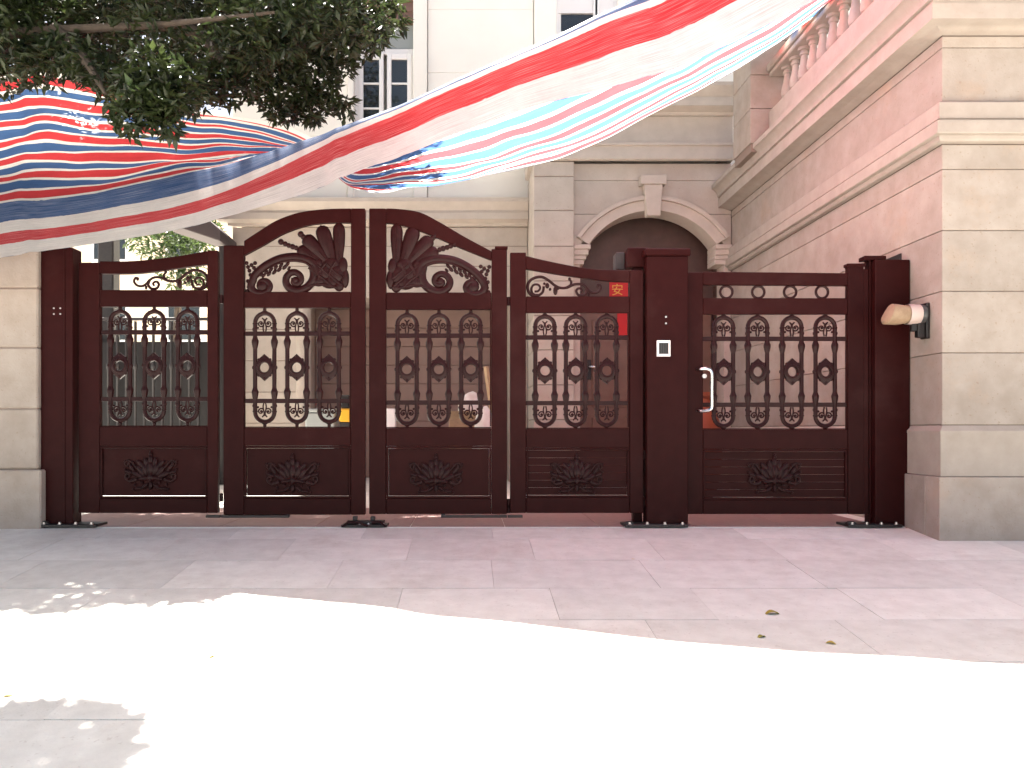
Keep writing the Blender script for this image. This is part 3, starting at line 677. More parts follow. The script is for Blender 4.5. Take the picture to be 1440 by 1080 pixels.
# carved crests of the two tall leaves (drawn for the right leaf, mirrored for the left one)
def crest(leaf, fx, fy):
    def pt(x, y, d=0): return P3(fx(x, y), fy(x, y), .026+d)
    def tube(name, pts, r_, m='gateiron', seg=8, d=0, n=5):
        MB().tube([pt(p.x, p.z, d) for p in cat([(a, 0, b) for a, b in pts], n)], r_, seg, .8).build(name, m, leaf, ang=50)
    # plumes: lens-shaped blades with a raised rib
    for base_, tip, w_ in [((557, 374), (557.5, 314.5), 9.0), ((565, 372), (583, 319), 11.0), ((572, 370), (606, 333.5), 10.6), ((578, 372), (615, 350.5), 9.6)]:
        b = Vector((base_[0], 0, base_[1])); t = Vector((tip[0], 0, tip[1])); n_ = 14
        path = [b.lerp(t, i/n_) for i in range(n_+1)]
        prof = [.55, .58, .62, .67, .73, .79, .85, .91, .95, .98, 1.0, 1.0, .97, .86, .45]
        q = MB(); q.tube([pt(p.x, p.z) for p in path], [w_*K*v for v in prof], 10, .45)
        q.tube([pt(p.x, p.z, -.02) for p in path[2:-1]], [1.2*K*v for v in prof[2:-1]], 6)
        q.build('plume', 'gateiron', leaf, ang=60)
    for (x, y, r_) in [(608, 334, 4.2), (611.5, 330.5, 4.6), (618, 350, 3.6), (623, 348.5, 4.1), (628.5, 347, 3.7), (633.5, 345, 3.9), (639.5, 342.5, 4.4), (583, 319, 2.2), (557, 314, 2.2)]:
        MB().ball(pt(x, y), r_*K, r_*K*.9, r_*K, 9, 6).build('bead', 'gateiron', leaf)
    # shell body
    q = MB()
    for (x, y, a, b, d) in [(568, 372, 12, 10, -.004), (562, 386, 12, 14, -.006), (578, 384, 13, 12, -.004), (588, 372, 9, 8, -.006), (570, 398, 14, 9, -.004), (586, 396, 10, 8, -.004), (557, 404, 7, 7, -.01), (552, 374, 7, 12, -.002), (549, 392, 6, 14, 0)]:
        q.ball(pt(x, y, d), a*K, .024, b*K, 12, 8)
    q.build('shell_body', 'gateiron', leaf, ang=60)
    for k, pts in enumerate([[(554, 402), (566, 392), (580, 380), (590, 372)], [(552, 392), (563, 383), (574, 372)], [(560, 406), (575, 402), (590, 402), (602, 405)], [(566, 405), (578, 394), (592, 384), (600, 378)], [(576, 372), (584, 384), (586, 398)], [(562, 370), (570, 384), (570, 404)]]):
        tube('shell_rib', pts, [2.2*K, 1.4*K], d=-.024)
    # great C scroll running out to the far corner and curling in
    big = [(586, 388), (589, 376), (597, 368), (609, 364), (623, 363.5), (640, 366.5), (657, 374.5), (670, 384.5), (679, 395), (681.5, 404), (677, 411), (668, 413.5), (659, 410.5), (655, 403.5), (658.5, 397), (665.5, 395.5), (670, 400), (667, 405)]
    tube('great_scroll', big, [7.6*K, 3.6*K], n=6)
    tube('scroll_fillet', [(592, 385), (598, 375), (608, 369.5), (622, 368.5), (638, 372), (653, 380)], [2.2*K, 1.2*K], d=-.022)
    MB().ball(pt(666, 403, -.004), 8*K, .022, 8*K, 12, 8).build('scroll_eye', 'gateiron', leaf, ang=60)
    inner = [(594, 374), (592.5, 384), (594, 394), (600, 402.5), (609, 408), (620, 409.5), (629.5, 404), (632.5, 395), (628, 387), (620, 384.5), (612.5, 388.5), (611, 395.5), (616, 400.5), (622, 398), (621.5, 393)]
    tube('inner_scroll', inner, [6.8*K, 3.6*K], n=6)
    MB().ball(pt(619, 395, -.002), 5.4*K, .018, 5.4*K, 10, 6).build('scroll_eye', 'gateiron', leaf, ang=60)
    # acanthus ruffles under the great scroll, little flowers at the corner
    q = MB()
    for i, (x, y, r_) in enumerate([(630, 373.5, 3.2), (634, 378, 3.4), (639, 375.5, 3.2), (641.5, 381.5, 3.4), (646.5, 379, 3.2), (648.5, 385.5, 3.4), (653.5, 382.5, 3.2), (656, 388.5, 3.2), (660, 386.5, 3), (663.5, 391, 3), (628, 379.5, 2.6), (667, 390, 2.6)]):
        q.ball(pt(x, y, -.006), r_*K*.8, .014, r_*K*1.35, 8, 6, rot=(.7 if leaf is L3 else -.7))
    q.build('acanthus_leaf', 'gateiron', leaf, ang=60)
    q = MB()
    for x, y in [(681, 377), (686, 380), (684, 385), (677.5, 381), (688, 374.5), (676, 374), (686, 396), (685, 404), (687, 410), (682.5, 391)]:
        q.ball(pt(x, y), 3*K, .012, 3*K, 8, 5)
    q.build('corner_flower', 'gateiron', leaf, ang=60)
crest(L3, lambda x, y: x, lambda x, y: y)
crest(L2, lambda x, y: 1033.5-x, lambda x, y: y-1.5-4*max(0, (x-600)/90)*(1 if y < 395 else 0))
# small S scrolls of the outer leaves
def sscroll(leaf, fx, fy):
    def pt(x, y): return P3(fx(x), fy(y), .03)
    def T(pts, r_, seg=8): MB().tube([pt(p.x, p.z) for p in cat([(a, 0, b) for a, b in pts], 6)], r_, seg).build('scrollwork', 'gateiron', leaf, ang=50)
    T([(752, 409), (757, 408.5), (760, 404), (757, 399.5), (750.5, 400), (747.5, 406), (750, 412.5), (757, 414.5), (763.5, 410), (765, 402)], [1.5*K, 1.9*K])
    T([(757, 414.5), (747, 413.5), (742.5, 406), (743.5, 397), (750.5, 390.5), (762, 388.5), (772, 393.5), (780, 400), (788, 403.8), (798, 403.5), (808, 399.2), (817, 398.7), (824, 402.5), (829, 408), (835, 411), (842, 409.8), (846, 404.5), (844, 399.5), (839.5, 400.5)], [2.2*K, 1.7*K])
    T([(824, 402.5), (826, 409), (821.5, 414.5), (814, 414), (811, 408.5), (814.5, 404.5), (819, 407), (817.5, 410.5)], [2.2*K, 1.6*K])
    T([(797, 404), (803, 400), (803.5, 394.5), (800.5, 391.5)], [2.2*K, 1.4*K])
    q = MB()
    for x, y, a, b in [(781.5, 408, 3.2, 6.5), (770, 401, 3, 4.2), (841, 401.5, 2.2, 2.2), (766, 398, 2, 2), (774, 406, 2, 2.4), (829, 413, 2, 3), (801.5, 391.5, 2.2, 2.4), (785, 404.5, 3, 2.4)]:
        q.ball(pt(x, y), a*K, .012, b*K, 8, 6)
    q.build('scroll_leaf', 'gateiron', leaf, ang=60)
sscroll(L4, lambda x: x, lambda y: y)
sscroll(L1, lambda x: 1032.5-x, lambda y: y-9.5)

# pull handle
q = MB(); hp = [P3(980, 520, -.002), P3(984, 519.5, -.04), P3(990, 519.5, -.062), P3(995.5, 521.5, -.068), P3(997.5, 528, -.07), P3(997.5, 550, -.07), P3(997.5, 570, -.07), P3(995.5, 576, -.068), P3(990, 578, -.062), P3(984, 578, -.04), P3(980, 577.5, -.002)]
q.tube(cat(hp, 4), 2.5*K, 10); q.build('pull_handle', 'chrome', L5)
MB().lathe(P3(990, 529, 0), [(3.2*K, -.02), (3.2*K, .002)], 12, 'y').build('lock_cylinder', 'bolt', L5)

# posts
def post(x0, x1, top, label, d0=-.06, d1=.10, foot=None, cap=None):
    p = thing('gate_post', (gx((x0+x1)/2), D, 0), label, 'post', 'maroon posts of the gate')
    bx(x0, x1, top, 738.5, d0, d1).build('shaft', 'gate', p, bevel=.006)
    if cap: bx(cap[0], cap[1], cap[2], cap[3], d0-.02, d1+.02).build('cap', 'gate', p, bevel=.008)
    if foot:
        a, b = foot
        bp = bx(a, b, 735.2, 739.2, d0-.07, d1).build('base_plate', 'black', p, bevel=.004)
        n = max(3, int((b-a)/18))
        for i in range(n):
            px_ = a+7+(b-a-14)*i/(n-1)
            MB().lathe(Vector((gx(px_), D+d0-.045, gz(735.2))), [(.016, -.001), (.016, .006), (.011, .0065), (.011, .018), (.004, .021)], 8).build('bolt', 'bolt', bp)
        MB().prism([(gx(a-1), gz(735)), (gx(a+14), gz(735)), (gx(a+10), gz(731)), (gx(a+3), gz(731.5))], D+d0-.05, D+d0-.01).build('foot_bracket', 'black', p, bevel=.003)
    return p
PL = post(62, 107, 350, 'maroon post at the left end of the gate, against the stone pier', foot=(64, 144))
bx(94.5, 97, 352, 735, -.066, -.058).build('edge_strip', 'gate', PL, bevel=.001)
q = MB()
for x_, y_ in ((81, 435), (81, 443), (90, 435), (90, 443)): q.lathe(P3(x_, y_, -.06), [(.007, -.004), (.007, .002)], 8, 'y')
q.build('screw', 'bolt', PL)
PH = post(893, 905.7, 374, 'slim hinge post with a square block cap, left of the intercom post', d0=.07, d1=.16, cap=(884, 914, 346, 374))
bx(871, 884, 349, 374, .16, .30).build('cap_block', 'greybar', PH, bevel=.006)
PI = post(907.5, 965, 362, 'broad maroon post carrying the white intercom between the two gates', foot=(875, 962), cap=(905, 968, 352, 362))
q = MB()
for y_ in (447, 456): q.lathe(P3(934, y_, -.06), [(.008, -.004), (.008, .002)], 8, 'y')
q.build('screw', 'bolt', PI)
PR = post(1226, 1274.5, 367, 'maroon post at the right end of the gate, against the annex wall', foot=(1183, 1258))
bx(1222.8, 1225.5, 362, 737, .0, .09).build('hinge_tube', 'gate', PR, bevel=.002)
bx(1213.5, 1244, 360.5, 366.3, -.03, .08).build('post_cap', 'gate', PR, bevel=.004)
# dark niche behind the right post top is the black box on the annex
# centre stop on the ground
st = thing('gate_stop', (gx(514), D-.02, 0), 'low black iron gate stop on the ground under the middle leaves', 'gate stop')
bx(482, 546, 736, 739.6, -.10, .06).build('base_plate', 'black', st, bevel=.004)
bx(489, 541, 731.5, 735.6, -.07, .03).build('upper_plate', 'black', st, bevel=.004)
bx(497, 503, 725.5, 731.3, -.045, .005).build('lug', 'black', st, bevel=.003); bx(522, 528, 725.5, 731.3, -.045, .005).build('lug', 'black', st, bevel=.003)
q = MB(); q.tube([P3(484, 738.5, -.10), P3(492, 732, -.11), P3(508, 733, -.11), P3(520, 738, -.11)], .010, 8).tube([P3(544, 738.5, -.10), P3(537, 732, -.11), P3(525, 733, -.11)], .010, 8); q.build('hook', 'gateiron', st)
for x_ in (488, 508, 520, 541): MB().ball(P3(x_, 735.5, -.085), .011, seg=8, ring=5).build('bolt', 'bolt', st)
# intercom
ic = thing('intercom', P3(930, 502, -.06), 'small white framed intercom panel with dark slats on the broad post', 'intercom')
q = MB(); y0_, y1_ = D-.082, D-.061
q.box(gx(920.8), gx(923.6), y0_, y1_, gz(502.5), gz(480)).box(gx(937), gx(939.6), y0_, y1_, gz(502.5), gz(480)).box(gx(923.6), gx(937), y0_, y1_, gz(502.5), gz(499)).box(gx(923.6), gx(937), y0_, y1_, gz(483.4), gz(480))
q.build('frame', 'white', ic, bevel=.002)
MB().box(gx(923.6), gx(937), D-.068, y1_, gz(499), gz(483.4)).build('back_plate', 'plastic', ic)
for i in range(4): MB().box(gx(924.6+i*3.2), gx(926.6+i*3.2), D-.074, D-.0682, gz(498), gz(484.4)).build('slat', 'greybar', ic)
# ------------------------------------------------------------------ wrapped wall lamp on the annex return
lx, ly, lz = XW, 6.555, CAMZ-(449-603)/F*6.555
lamp = thing('wall_camera', (lx, ly, lz), 'wall mounted camera wrapped in brown cardboard on a black bracket, right of the gate', 'camera')
MB().box(lx-.028, lx+.002, ly-.05, ly+.05, lz-.16, lz+.13).build('back_plate', 'black', lamp, bevel=.006)
MB().box(lx-.085, lx-.03, ly-.03, ly+.03, lz-.15, lz-.03).box(lx-.13, lx-.086, ly-.02, ly+.02, lz-.10, lz-.03).build('bracket', 'black', lamp, bevel=.006)
MB().lathe((lx-.07, ly, lz+.04), [(.07, 0), (.078, .012), (.078, .04)], 18, 'x').build('collar', 'plastic', lamp)
q = MB(); seg = 22; prof = [(-.33, .060), (-.315, .085), (-.25, .090), (-.17, .078), (-.12, .074), (-.07, .072)]
vs_ = []
for h, r_ in prof:
    for k in range(seg):
        a = 2*math.pi*k/seg; rr = r_*(1+.06*noise.noise(Vector((h*14, math.cos(a)*1.5, math.sin(a)*1.5))))
        vs_.append((lx+h+(.03*math.sin(a) if h < -.3 else 0), ly+rr*math.cos(a), lz+.04+rr*math.sin(a)*(.95 if h > -.3 else 1)))
q.add(vs_, [(i*seg+k, i*seg+(k+1) % seg, (i+1)*seg+(k+1) % seg, (i+1)*seg+k) for i in range(len(prof)-1) for k in range(seg)]+[tuple(range(seg-1, -1, -1))])
q.build('cardboard_wrap', 'kraft', lamp, ang=50)
q = MB(); vs_ = []
for h, r_ in ((-.165, .083), (-.15, .084), (-.085, .080), (-.068, .080)):
    for k in range(seg):
        a = 2*math.pi*k/seg; rr = r_*(1+.03*noise.noise(Vector((h*20, math.cos(a)*2, math.sin(a)*2))))
        vs_.append((lx+h, ly+rr*math.cos(a), lz+.04+rr*math.sin(a)))
q.add(vs_, [(i*seg+k, i*seg+(k+1) % seg, (i+1)*seg+(k+1) % seg, (i+1)*seg+k) for i in range(3) for k in range(seg)])
q.build('paper_tape', 'tape', lamp, ang=50)

# ------------------------------------------------------------------ tarpaulin
COLS = [ # E (free edge), R (fold), F (far edge): px, py, distance
 ((-330, 440, 6.2), (-330, 370, 6.45), (-380, 150, 8.6)),
 ((-160, 394, 6.1), (-160, 322, 6.35), (-170, 132, 8.6)),
 ((0, 363, 6.0), (0, 287, 6.25), (0, 108, 8.6)),
 ((60, 354, 5.96), (60, 281, 6.2), (55, 97, 8.6)),
 ((150, 341, 5.9), (150, 268, 6.1), (135, 116, 8.7)),
 ((250, 321, 5.8), (250, 247, 5.98), (240, 143, 8.7)),
 ((340, 300, 5.7), (340, 226, 5.85), (345, 166, 8.7)),
 ((440, 268, 5.6), (440, 192, 5.7), (445, 196, 8.6)),
 ((490, 245, 5.5), (487, 176, 5.58), (500, 262, 8.6)),
 ((560, 221, 5.45), (550, 152, 5.52), (590, 258, 8.8)),
 ((663, 181, 5.35), (640, 113, 5.41), (700, 240, 9.0)),
 ((763, 147, 5.25), (735, 70, 5.30), (807, 213, 9.2)),
 ((893, 113, 5.2), (850, 18, 5.24), (930, 152, 9.5)),
 ((985, 80, 5.2), (935, -18, 5.24), (1035, 97, 9.65)),
 ((1120, 15, 5.2), (1050, -78, 5.22), (1112, 45, 9.65)),
 ((1260, -65, 5.4), (1200, -150, 5.4), (1188, -8, 9.6)),
 ((1420, -160, 5.6), (1380, -250, 5.6), (1330, -110, 8.8)),
]
NU, NM = 12, 46
def frs(px):
    t = min(max((px-250)/300, 0), 1); t = t*t*(3-2*t)
    return [0, .23+(.44-.23)*t, .435+(.85-.435)*t, .65+(.93-.65)*t, 1]
rowsP = []                                                   # rows: v value + control points per column
vvals = [0, .25, .5, .75, 1]
for i in range(5):
    rowp = []
    for E, Rr, Fr in COLS:
        f = frs(E[0])[i]; bul = .02*math.sin(math.pi*f)
        rowp.append(at(E[0]+(Rr[0]-E[0])*f, E[1]+(Rr[1]-E[1])*f, E[2]+(Rr[2]-E[2])*f-bul))
    rowsP.append((vvals[i], rowp))
for k in range(1, NM+1):
    t = k/NM; rowp = []
    for ci, (E, Rr, Fr) in enumerate(COLS):
        a = at(*Rr); b = at(*Fr); p = a.lerp(b, t)
        sag = .10+.14*min(max((E[0]-350)/300, 0), 1)
        p.z -= sag*4*t*(1-t)
        rowp.append(p)
    rowsP.append((1+7*t, rowp))
grid = []
for v, rowp in rowsP:
    c = cat(rowp, NU); out = []
    for i, p in enumerate(c):
        u = i/NU
        n1 = noise.noise(Vector((u*.9, v*.55, 3)))*.055+noise.noise(Vector((u*.5+v*.35, v*2.2, 9)))*.03+noise.noise(Vector((u*2.4, v*.7, 5)))*.018
        if v < .3: n1 += .02*math.sin(u*5.3+v*2)*noise.noise(Vector((u*1.3, 1, 1)))*2
        edge = min(.75, max(.22, (abs(v-1)-.1)*.9)) if v > 1 else .22
        out.append(Vector((p.x, p.y-n1*.6*edge, p.z+n1*edge)))
    grid.append((v, out))
# split the rows inside stripes so that folds stay smooth
tv = []; tf = []; uvs = []
nc = len(grid[0][1])
for v, out in grid:
    for i, p in enumerate(out): tv.append(p); uvs.append((i/NU*.5, v))
for j in range(len(grid)-1):
    for i in range(nc-1): tf.append((j*nc+i, j*nc+i+1, (j+1)*nc+i+1, (j+1)*nc+i))
me = bpy.data.meshes.new('tarpaulin')
c0 = Vector((-.5, 6.8, 3)); me.from_pydata([p-c0 for p in tv], [], tf)
ul = me.uv_layers.new(name='UVMap')
for lp in me.loops: ul.data[lp.index].uv = uvs[lp.vertex_index]
me.shade_smooth(); me.materials.append(M['tarp'])
tarp = thing('tarpaulin', c0, 'red, white and blue striped plastic tarpaulin strung above the gate', 'tarpaulin')
sheet = link('sheet', me, c0, tarp)
# hem roll along the free edge and ropes to what carries it
eR = grid[0][1][-1]; fR = grid[-1][1][-1]
MB().tube([fR, fR.lerp(Vector((XW, 7.3, 5.15)), .5)-Vector((0, 0, .05)), Vector((XW-.1, 7.3, 5.16))], .006, 6).build('rope', 'white', tarp)
MB().tube([eR, Vector((XW-.1, 6.6, 5.2))], .006, 6).build('rope', 'white', tarp)

# ------------------------------------------------------------------ red papers at the porch door
rp = thing('red_paper', (2.2, 11.9, 2.8), 'square red paper with a gold character pasted over the porch door', 'paper')
pa, pb = at(857, 397, 12.01), at(883, 417.5, 12.01)
MB().box(pa.x, pb.x, 12.008, 12.019, pb.z, pa.z).build('sheet', 'redpaper', rp)
cu = bpy.data.curves.new('character', 'FONT'); cu.body = '\u5b89'; cu.size = .20; cu.align_x = 'CENTER'; cu.align_y = 'CENTER'; cu.extrude = .001
to = bpy.data.objects.new('tmp', cu); col.objects.link(to)
dg = bpy.context.evaluated_depsgraph_get(); me_t = bpy.data.meshes.new_from_object(to.evaluated_get(dg)); bpy.data.objects.remove(to)
me_t.materials.clear(); me_t.materials.append(M['gold'])
lo = Vector([min(v.co[i] for v in me_t.vertices) for i in range(3)]); hi = Vector([max(v.co[i] for v in me_t.vertices) for i in range(3)])
for v in me_t.vertices:
    q_ = (v.co-(lo+hi)/2)*(.16/max((hi-lo).x, 1e-4)); v.co = Vector((q_.x, q_.z, q_.y))
ch = link('gold_character', me_t, ((pa.x+pb.x)/2-.02, 12.004, (pa.z+pb.z)/2), rp)
cp = at(868, 440, 11.93); 
tag(MB().box(cp.x, cp.x+.17, 11.922, 11.9285, cp.z-.36, cp.z).build('paper_strip', 'redpaper'), 'vertical red paper strip pasted on the brown porch door', 'paper')

# ------------------------------------------------------------------ courtyard clutter behind the gate
po = at(984, 600, 9.6)
pot = thing('plant_pot', (po.x, 9.6, 0), 'glazed terracotta pot standing by the porch behind the pedestrian gate', 'pot')
MB().lathe((po.x, 9.6, .002), [(.14, 0), (.19, .08), (.24, .3), (.26, .55), (.25, .8), (.21, 1.0), (.17, 1.12), (.16, 1.18), (.19, 1.22), (.19, 1.26), (.15, 1.26), (.14, 1.2)], 22).build('jar', 'terra', pot)
def sackmesh(c, rx, ry, rz, seed):
    q = MB(); q.ball((0, 0, 0), rx, ry, rz, 18, 12)
    for i, v in enumerate(q.v):
        n_ = noise.noise(v*9+Vector((seed, 0, 0))); v *= 1+.22*n_
        v.z = max(v.z, -rz*.8)
    c = Vector(c); q.v = [v+c+Vector((0, 0, rz*.8)) for v in q.v]; return q
c = at(657, 560, 10.6)
bxk = thing('cardboard_box', (c.x-.1, 10.6, 0), 'open brown cardboard box behind the right arched leaf', 'box')
MB().box(c.x-.24, c.x+.12, 10.5, 10.85, .003, .95).build('body', 'kraft', bxk, bevel=.01)
MB().add([(c.x-.24, 10.5, .95), (c.x+.12, 10.5, .95), (c.x+.10, 10.38, 1.06), (c.x-.22, 10.38, 1.06)], [(0, 1, 2, 3)]).build('flap', 'kraft', bxk)
tag(sackmesh((c.x+.03, 10.62, .955), .17, .13, .2, 3).build('plastic_sack', 'sack', ang=60), 'crumpled white plastic sack on top of the cardboard box', 'sack')
tag(sackmesh((c.x+.22, 10.3, .003), .16, .14, .62, 8).build('standing_sack', 'sack', ang=60), 'tall pale sack standing beside the cardboard box', 'sack')
t_ = at(684, 530, 11.0)
tag(MB().tube([(t_.x+.22, 11.0, .0), (t_.x, 11.3, 1.7)], .035, 4).build('timber_length', 'timber'), 'raw timber length leaning beside the pilaster', 'timber')
c = at(549, 575, 10.8)
tag(MB().box(c.x-.07, c.x+.07, 10.75, 10.9, .003, 1.10).build('white_board', 'white', bevel=.01), 'narrow white board standing behind the right arched leaf', 'board')
c = at(452, 585, 10.8)
cr_ = thing('grey_crate', (c.x, 10.8, 0), 'grey plastic storage crate in front of the garage', 'crate')
MB().box(c.x-.2, c.x+.2, 10.7, 11.0, .003, 1.05).build('body', 'grey', cr_, bevel=.02); MB().box(c.x-.215, c.x+.215, 10.685, 11.015, 1.052, 1.10).build('lid', 'grey', cr_, bevel=.012)
c = at(485, 575, 10.7)
dr = thing('power_drill', (c.x, 10.7, 1.05), 'black and yellow power tool on a stand behind the left arched leaf', 'tool')
MB().box(c.x-.07, c.x+.07, 10.66, 10.74, .003, .92).build('stand', 'greybar', dr, bevel=.01)
MB().box(c.x-.07, c.x+.08, 10.65, 10.75, .922, 1.10).build('battery', 'yellow', dr, bevel=.02); MB().box(c.x-.05, c.x+.07, 10.655, 10.745, 1.102, 1.28).build('body', 'black', dr, bevel=.02)

# ------------------------------------------------------------------ beyond the left leaf: fence, hedge, trees, neighbour
fe = thing('iron_fence', (-5.3, 11.6, 0), 'dark iron fence with close grey bars across the courtyard', 'fence')
zf = at(0, 449, 11.6).z
q = MB(); q.lathe((0, 0, 0), [(.022, 0), (.022, .5), (.036, .53), (.036, .57), (.022, .6), (.022, zf-.75), (.036, zf-.72), (.036, zf-.68), (.022, zf-.65), (.022, zf-.05)], 8); me_b, cb_ = q.mesh('bar', 'greybar')
for i in range(24): link('bar', me_b, (-6.9+i*.13, 11.6, .02+cb_.z), fe)
for z in (.12, zf-.2, zf-.02): MB().box(-7.2, -3.72, 11.575, 11.625, z, z+.045).build('rail', 'iron', fe, bevel=.004)
for x in (-7.2, -5.45, -3.72): MB().box(x-.05, x+.05, 11.55, 11.65, 0, zf+.08).build('post', 'iron', fe, bevel=.006)
# black sheet added to darken the space behind the bars
tag(MB().box(-7.6, -3.72, 12.0, 12.06, 0, zf-.28).build('dark_backing', 'black'), 'black sheet that darkens the space behind the iron fence', 'screen')
aw = thing('lean_to_awning', (-4.3, 12, 3.5), 'dark sloping awning beside the left corner of the house', 'awning')
a, b = at(232, 318, 12.0), at(322, 348, 12.0)
q = MB(); q.prism([(a.x, a.z), (b.x+.0, b.z), (b.x, b.z+.16), (b.x-.15, b.z+.30), (a.x, a.z+.24)], 11.6, 12.4); q.build('roof_slope', 'awning', aw, bevel=.01)
q = MB(); q.box(b.x-.12, b.x-.04, 11.9, 11.98, 0, b.z).build('prop', 'iron', aw)
c = at(152, 352, 12.2)
tag(MB().box(c.x-.12, c.x+.12, 12.1, 12.35, 0, c.z+.6).build('grey_column', 'greybar', bevel=.02), 'grey column standing behind the left gate leaf', 'column')

def leaves(clumps, size, name, m, parent, seed, aspect=.4, droop=.5):
    r_ = random.Random(seed); V = []; Fc = []
    for (c, rad, n) in clumps:
        c = Vector(c); rad = Vector(rad) if not isinstance(rad, (int, float)) else Vector((rad, rad, rad))
        for _ in range(n):
            while True:
                d = Vector((r_.uniform(-1, 1), r_.uniform(-1, 1), r_.uniform(-1, 1)))
                if .05 < d.length < 1: break
            d = d.normalized()*d.length**.6
            p = c+Vector((d.x*rad.x, d.y*rad.y, d.z*rad.z))
            ax = Vector((r_.gauss(0, 1)+d.x*.8, r_.gauss(0, 1)+d.y*.8, r_.gauss(0, .7)-droop)).normalized()
            sd = ax.cross(Vector((r_.gauss(0, .5), r_.gauss(0, .5), 1))); sd = sd.normalized() if sd.length > .01 else ax.orthogonal().normalized()
            nn = ax.cross(sd); L_ = size*r_.uniform(.65, 1.25); W_ = L_*aspect*.5; k = len(V)
            V += [p, p+ax*L_*.45+sd*W_-nn*W_*.35, p+ax*L_-nn*L_*.12, p+ax*L_*.45-sd*W_-nn*W_*.35, p+ax*L_*.45]
            Fc += [(k, k+1, k+4), (k+1, k+2, k+4), (k+2, k+3, k+4), (k+3, k, k+4)]
    me = bpy.data.meshes.new(name); lo = sum(V, Vector())/len(V); me.from_pydata([v-lo for v in V], [], Fc); me.materials.append(M[m])
    return link(name, me, lo, parent)
# big street tree, trunk left of the frame, limbs over the tarpaulin
tree = thing('evergreen_tree', (-6.2, 7.9, 0), 'dark leafy evergreen tree overhanging the tarpaulin at the upper left', 'tree')
MB().tube(cat([(-6.2, 7.9, -.1), (-6.15, 7.9, 1.5), (-6.0, 7.95, 3.0), (-5.7, 8.0, 4.2), (-5.3, 8.1, 5.6), (-4.9, 8.2, 7.0)], 5), [.24, .09], 12).build('trunk', 'bark', tree)
limbs = [[(-5.85, 8.0, 3.6), (-5.0, 7.9, 4.3), (-4.0, 7.8, 4.6), (-2.8, 7.8, 4.75), (-1.7, 7.7, 4.9), (-.9, 7.7, 5.0)],
         [(-5.6, 8.0, 4.4), (-4.6, 7.4, 4.4), (-3.6, 7.0, 4.3), (-2.6, 6.7, 4.2), (-1.6, 6.6, 4.25)],
         [(-5.3, 8.1, 5.5), (-4.2, 8.2, 5.8), (-3.0, 8.1, 6.0), (-1.9, 8.0, 5.9)],
         [(-5.5, 8.1, 4.8), (-4.8, 8.6, 5.3), (-3.8, 9.0, 5.6), (-2.6, 9.1, 5.6)],
         [(-6.0, 7.9, 3.2), (-5.4, 7.7, 3.7), (-4.7, 7.5, 3.95), (-4.2, 7.3, 4.0)],
         [(-2.8, 7.8, 4.75), (-2.5, 7.6, 4.5), (-2.2, 7.4, 4.1), (-1.95, 7.3, 3.85)],
         [(-3.6, 7.0, 4.3), (-3.2, 6.7, 3.9), (-2.9, 6.4, 3.5)]]
for l_ in limbs: MB().tube(cat(l_, 5), [.07, .012], 8).build('limb', 'bark', tree)
cl = []
rt = random.Random(21)
def clump_px(px, py, Y, rad, n): cl.append((at(px, py, Y), rad, n))
# hanging sprays that show below the crown
for a in [(395, 120, 7.6, (.26, .3, .30), 420), (430, 95, 7.6, (.30, .3, .30), 480), (455, 135, 7.6, (.18, .2, .17), 200), (400, 152, 7.5, (.16, .18, .14), 200), (435, 150, 7.6, (.16, .18, .16), 190), (470, 75, 7.7, (.22, .3, .24), 320), (385, 80, 7.6, (.25, .3, .25), 360),
          (505, 40, 7.8, (.25, .3, .2), 330), (545, 20, 7.8, (.18, .3, .15), 230), (485, 152, 7.6, (.1, .12, .09), 60), (350, 95, 7.7, (.2, .3, .2), 240),
          (215, 105, 6.3, (.22, .25, .18), 330), (175, 165, 6.05, (.10, .12, .10), 110), (230, 165, 6.1, (.11, .12, .13), 130), (205, 145, 6.1, (.17, .15, .13), 240), (245, 120, 6.4, (.2, .2, .2), 300), (190, 184, 6.0, (.05, .06, .06), 26), (237, 186, 6.0, (.05, .06, .05), 24),
          (270, 130, 6.8, (.14, .2, .16), 160), (300, 120, 7.2, (.15, .2, .2), 150), (200, 130, 6.4, (.2, .2, .16), 300), (225, 145, 6.2, (.15, .15, .14), 240), (165, 120, 6.6, (.22, .2, .16), 260), (280, 105, 7.0, (.3, .3, .2), 360), (330, 120, 7.3, (.2, .2, .16), 200), (110, 85, 6.9, (.3, .3, .16), 320), (20, 50, 7.2, (.3, .3, .3), 300), (90, 75, 7.0, (.25, .25, .2), 260), (140, 95, 6.8, (.22, .25, .16), 260), (60, 40, 7.4, (.35, .3, .3), 320)]: clump_px(*a)
for _ in range(78):                                         # body of the crown
    px = rt.uniform(-150, 535); py = rt.uniform(-60, 70 if px > 330 else 85); Y = rt.uniform(6.8, 9.0)
    s_ = rt.uniform(.25, .42); clump_px(px, py, Y, (s_*1.1, s_, s_*.8), int(300*s_/.33))
for _ in range(110):                                         # upper crown, outside the frame, shading the tarpaulin
    x = rt.uniform(-6.8, -1.6); y = rt.uniform(7.3, 10.6); z = rt.uniform(5.2, 7.6)
    cl.append(((x, y, z), rt.uniform(.35, .6), 250))
for _ in range(60):                                         # unseen leaf mass added left of the frame to block sky light
    x = rt.uniform(-9, -4.3); y = rt.uniform(-.5, 7.0); z = rt.uniform(4.6, 8)
    cl.append(((x, y, z), rt.uniform(.5, .8), 330))
for _ in range(46):                                         # unseen canopy added over the street to cut sky light on the foreground
    x = rt.uniform(-4.6, -.9); z = rt.uniform(5.2, 7); y = rt.uniform(.2, 2.1+.33*(z+.4))
    cl.append(((x, y, z), rt.uniform(.4, .6), 420))
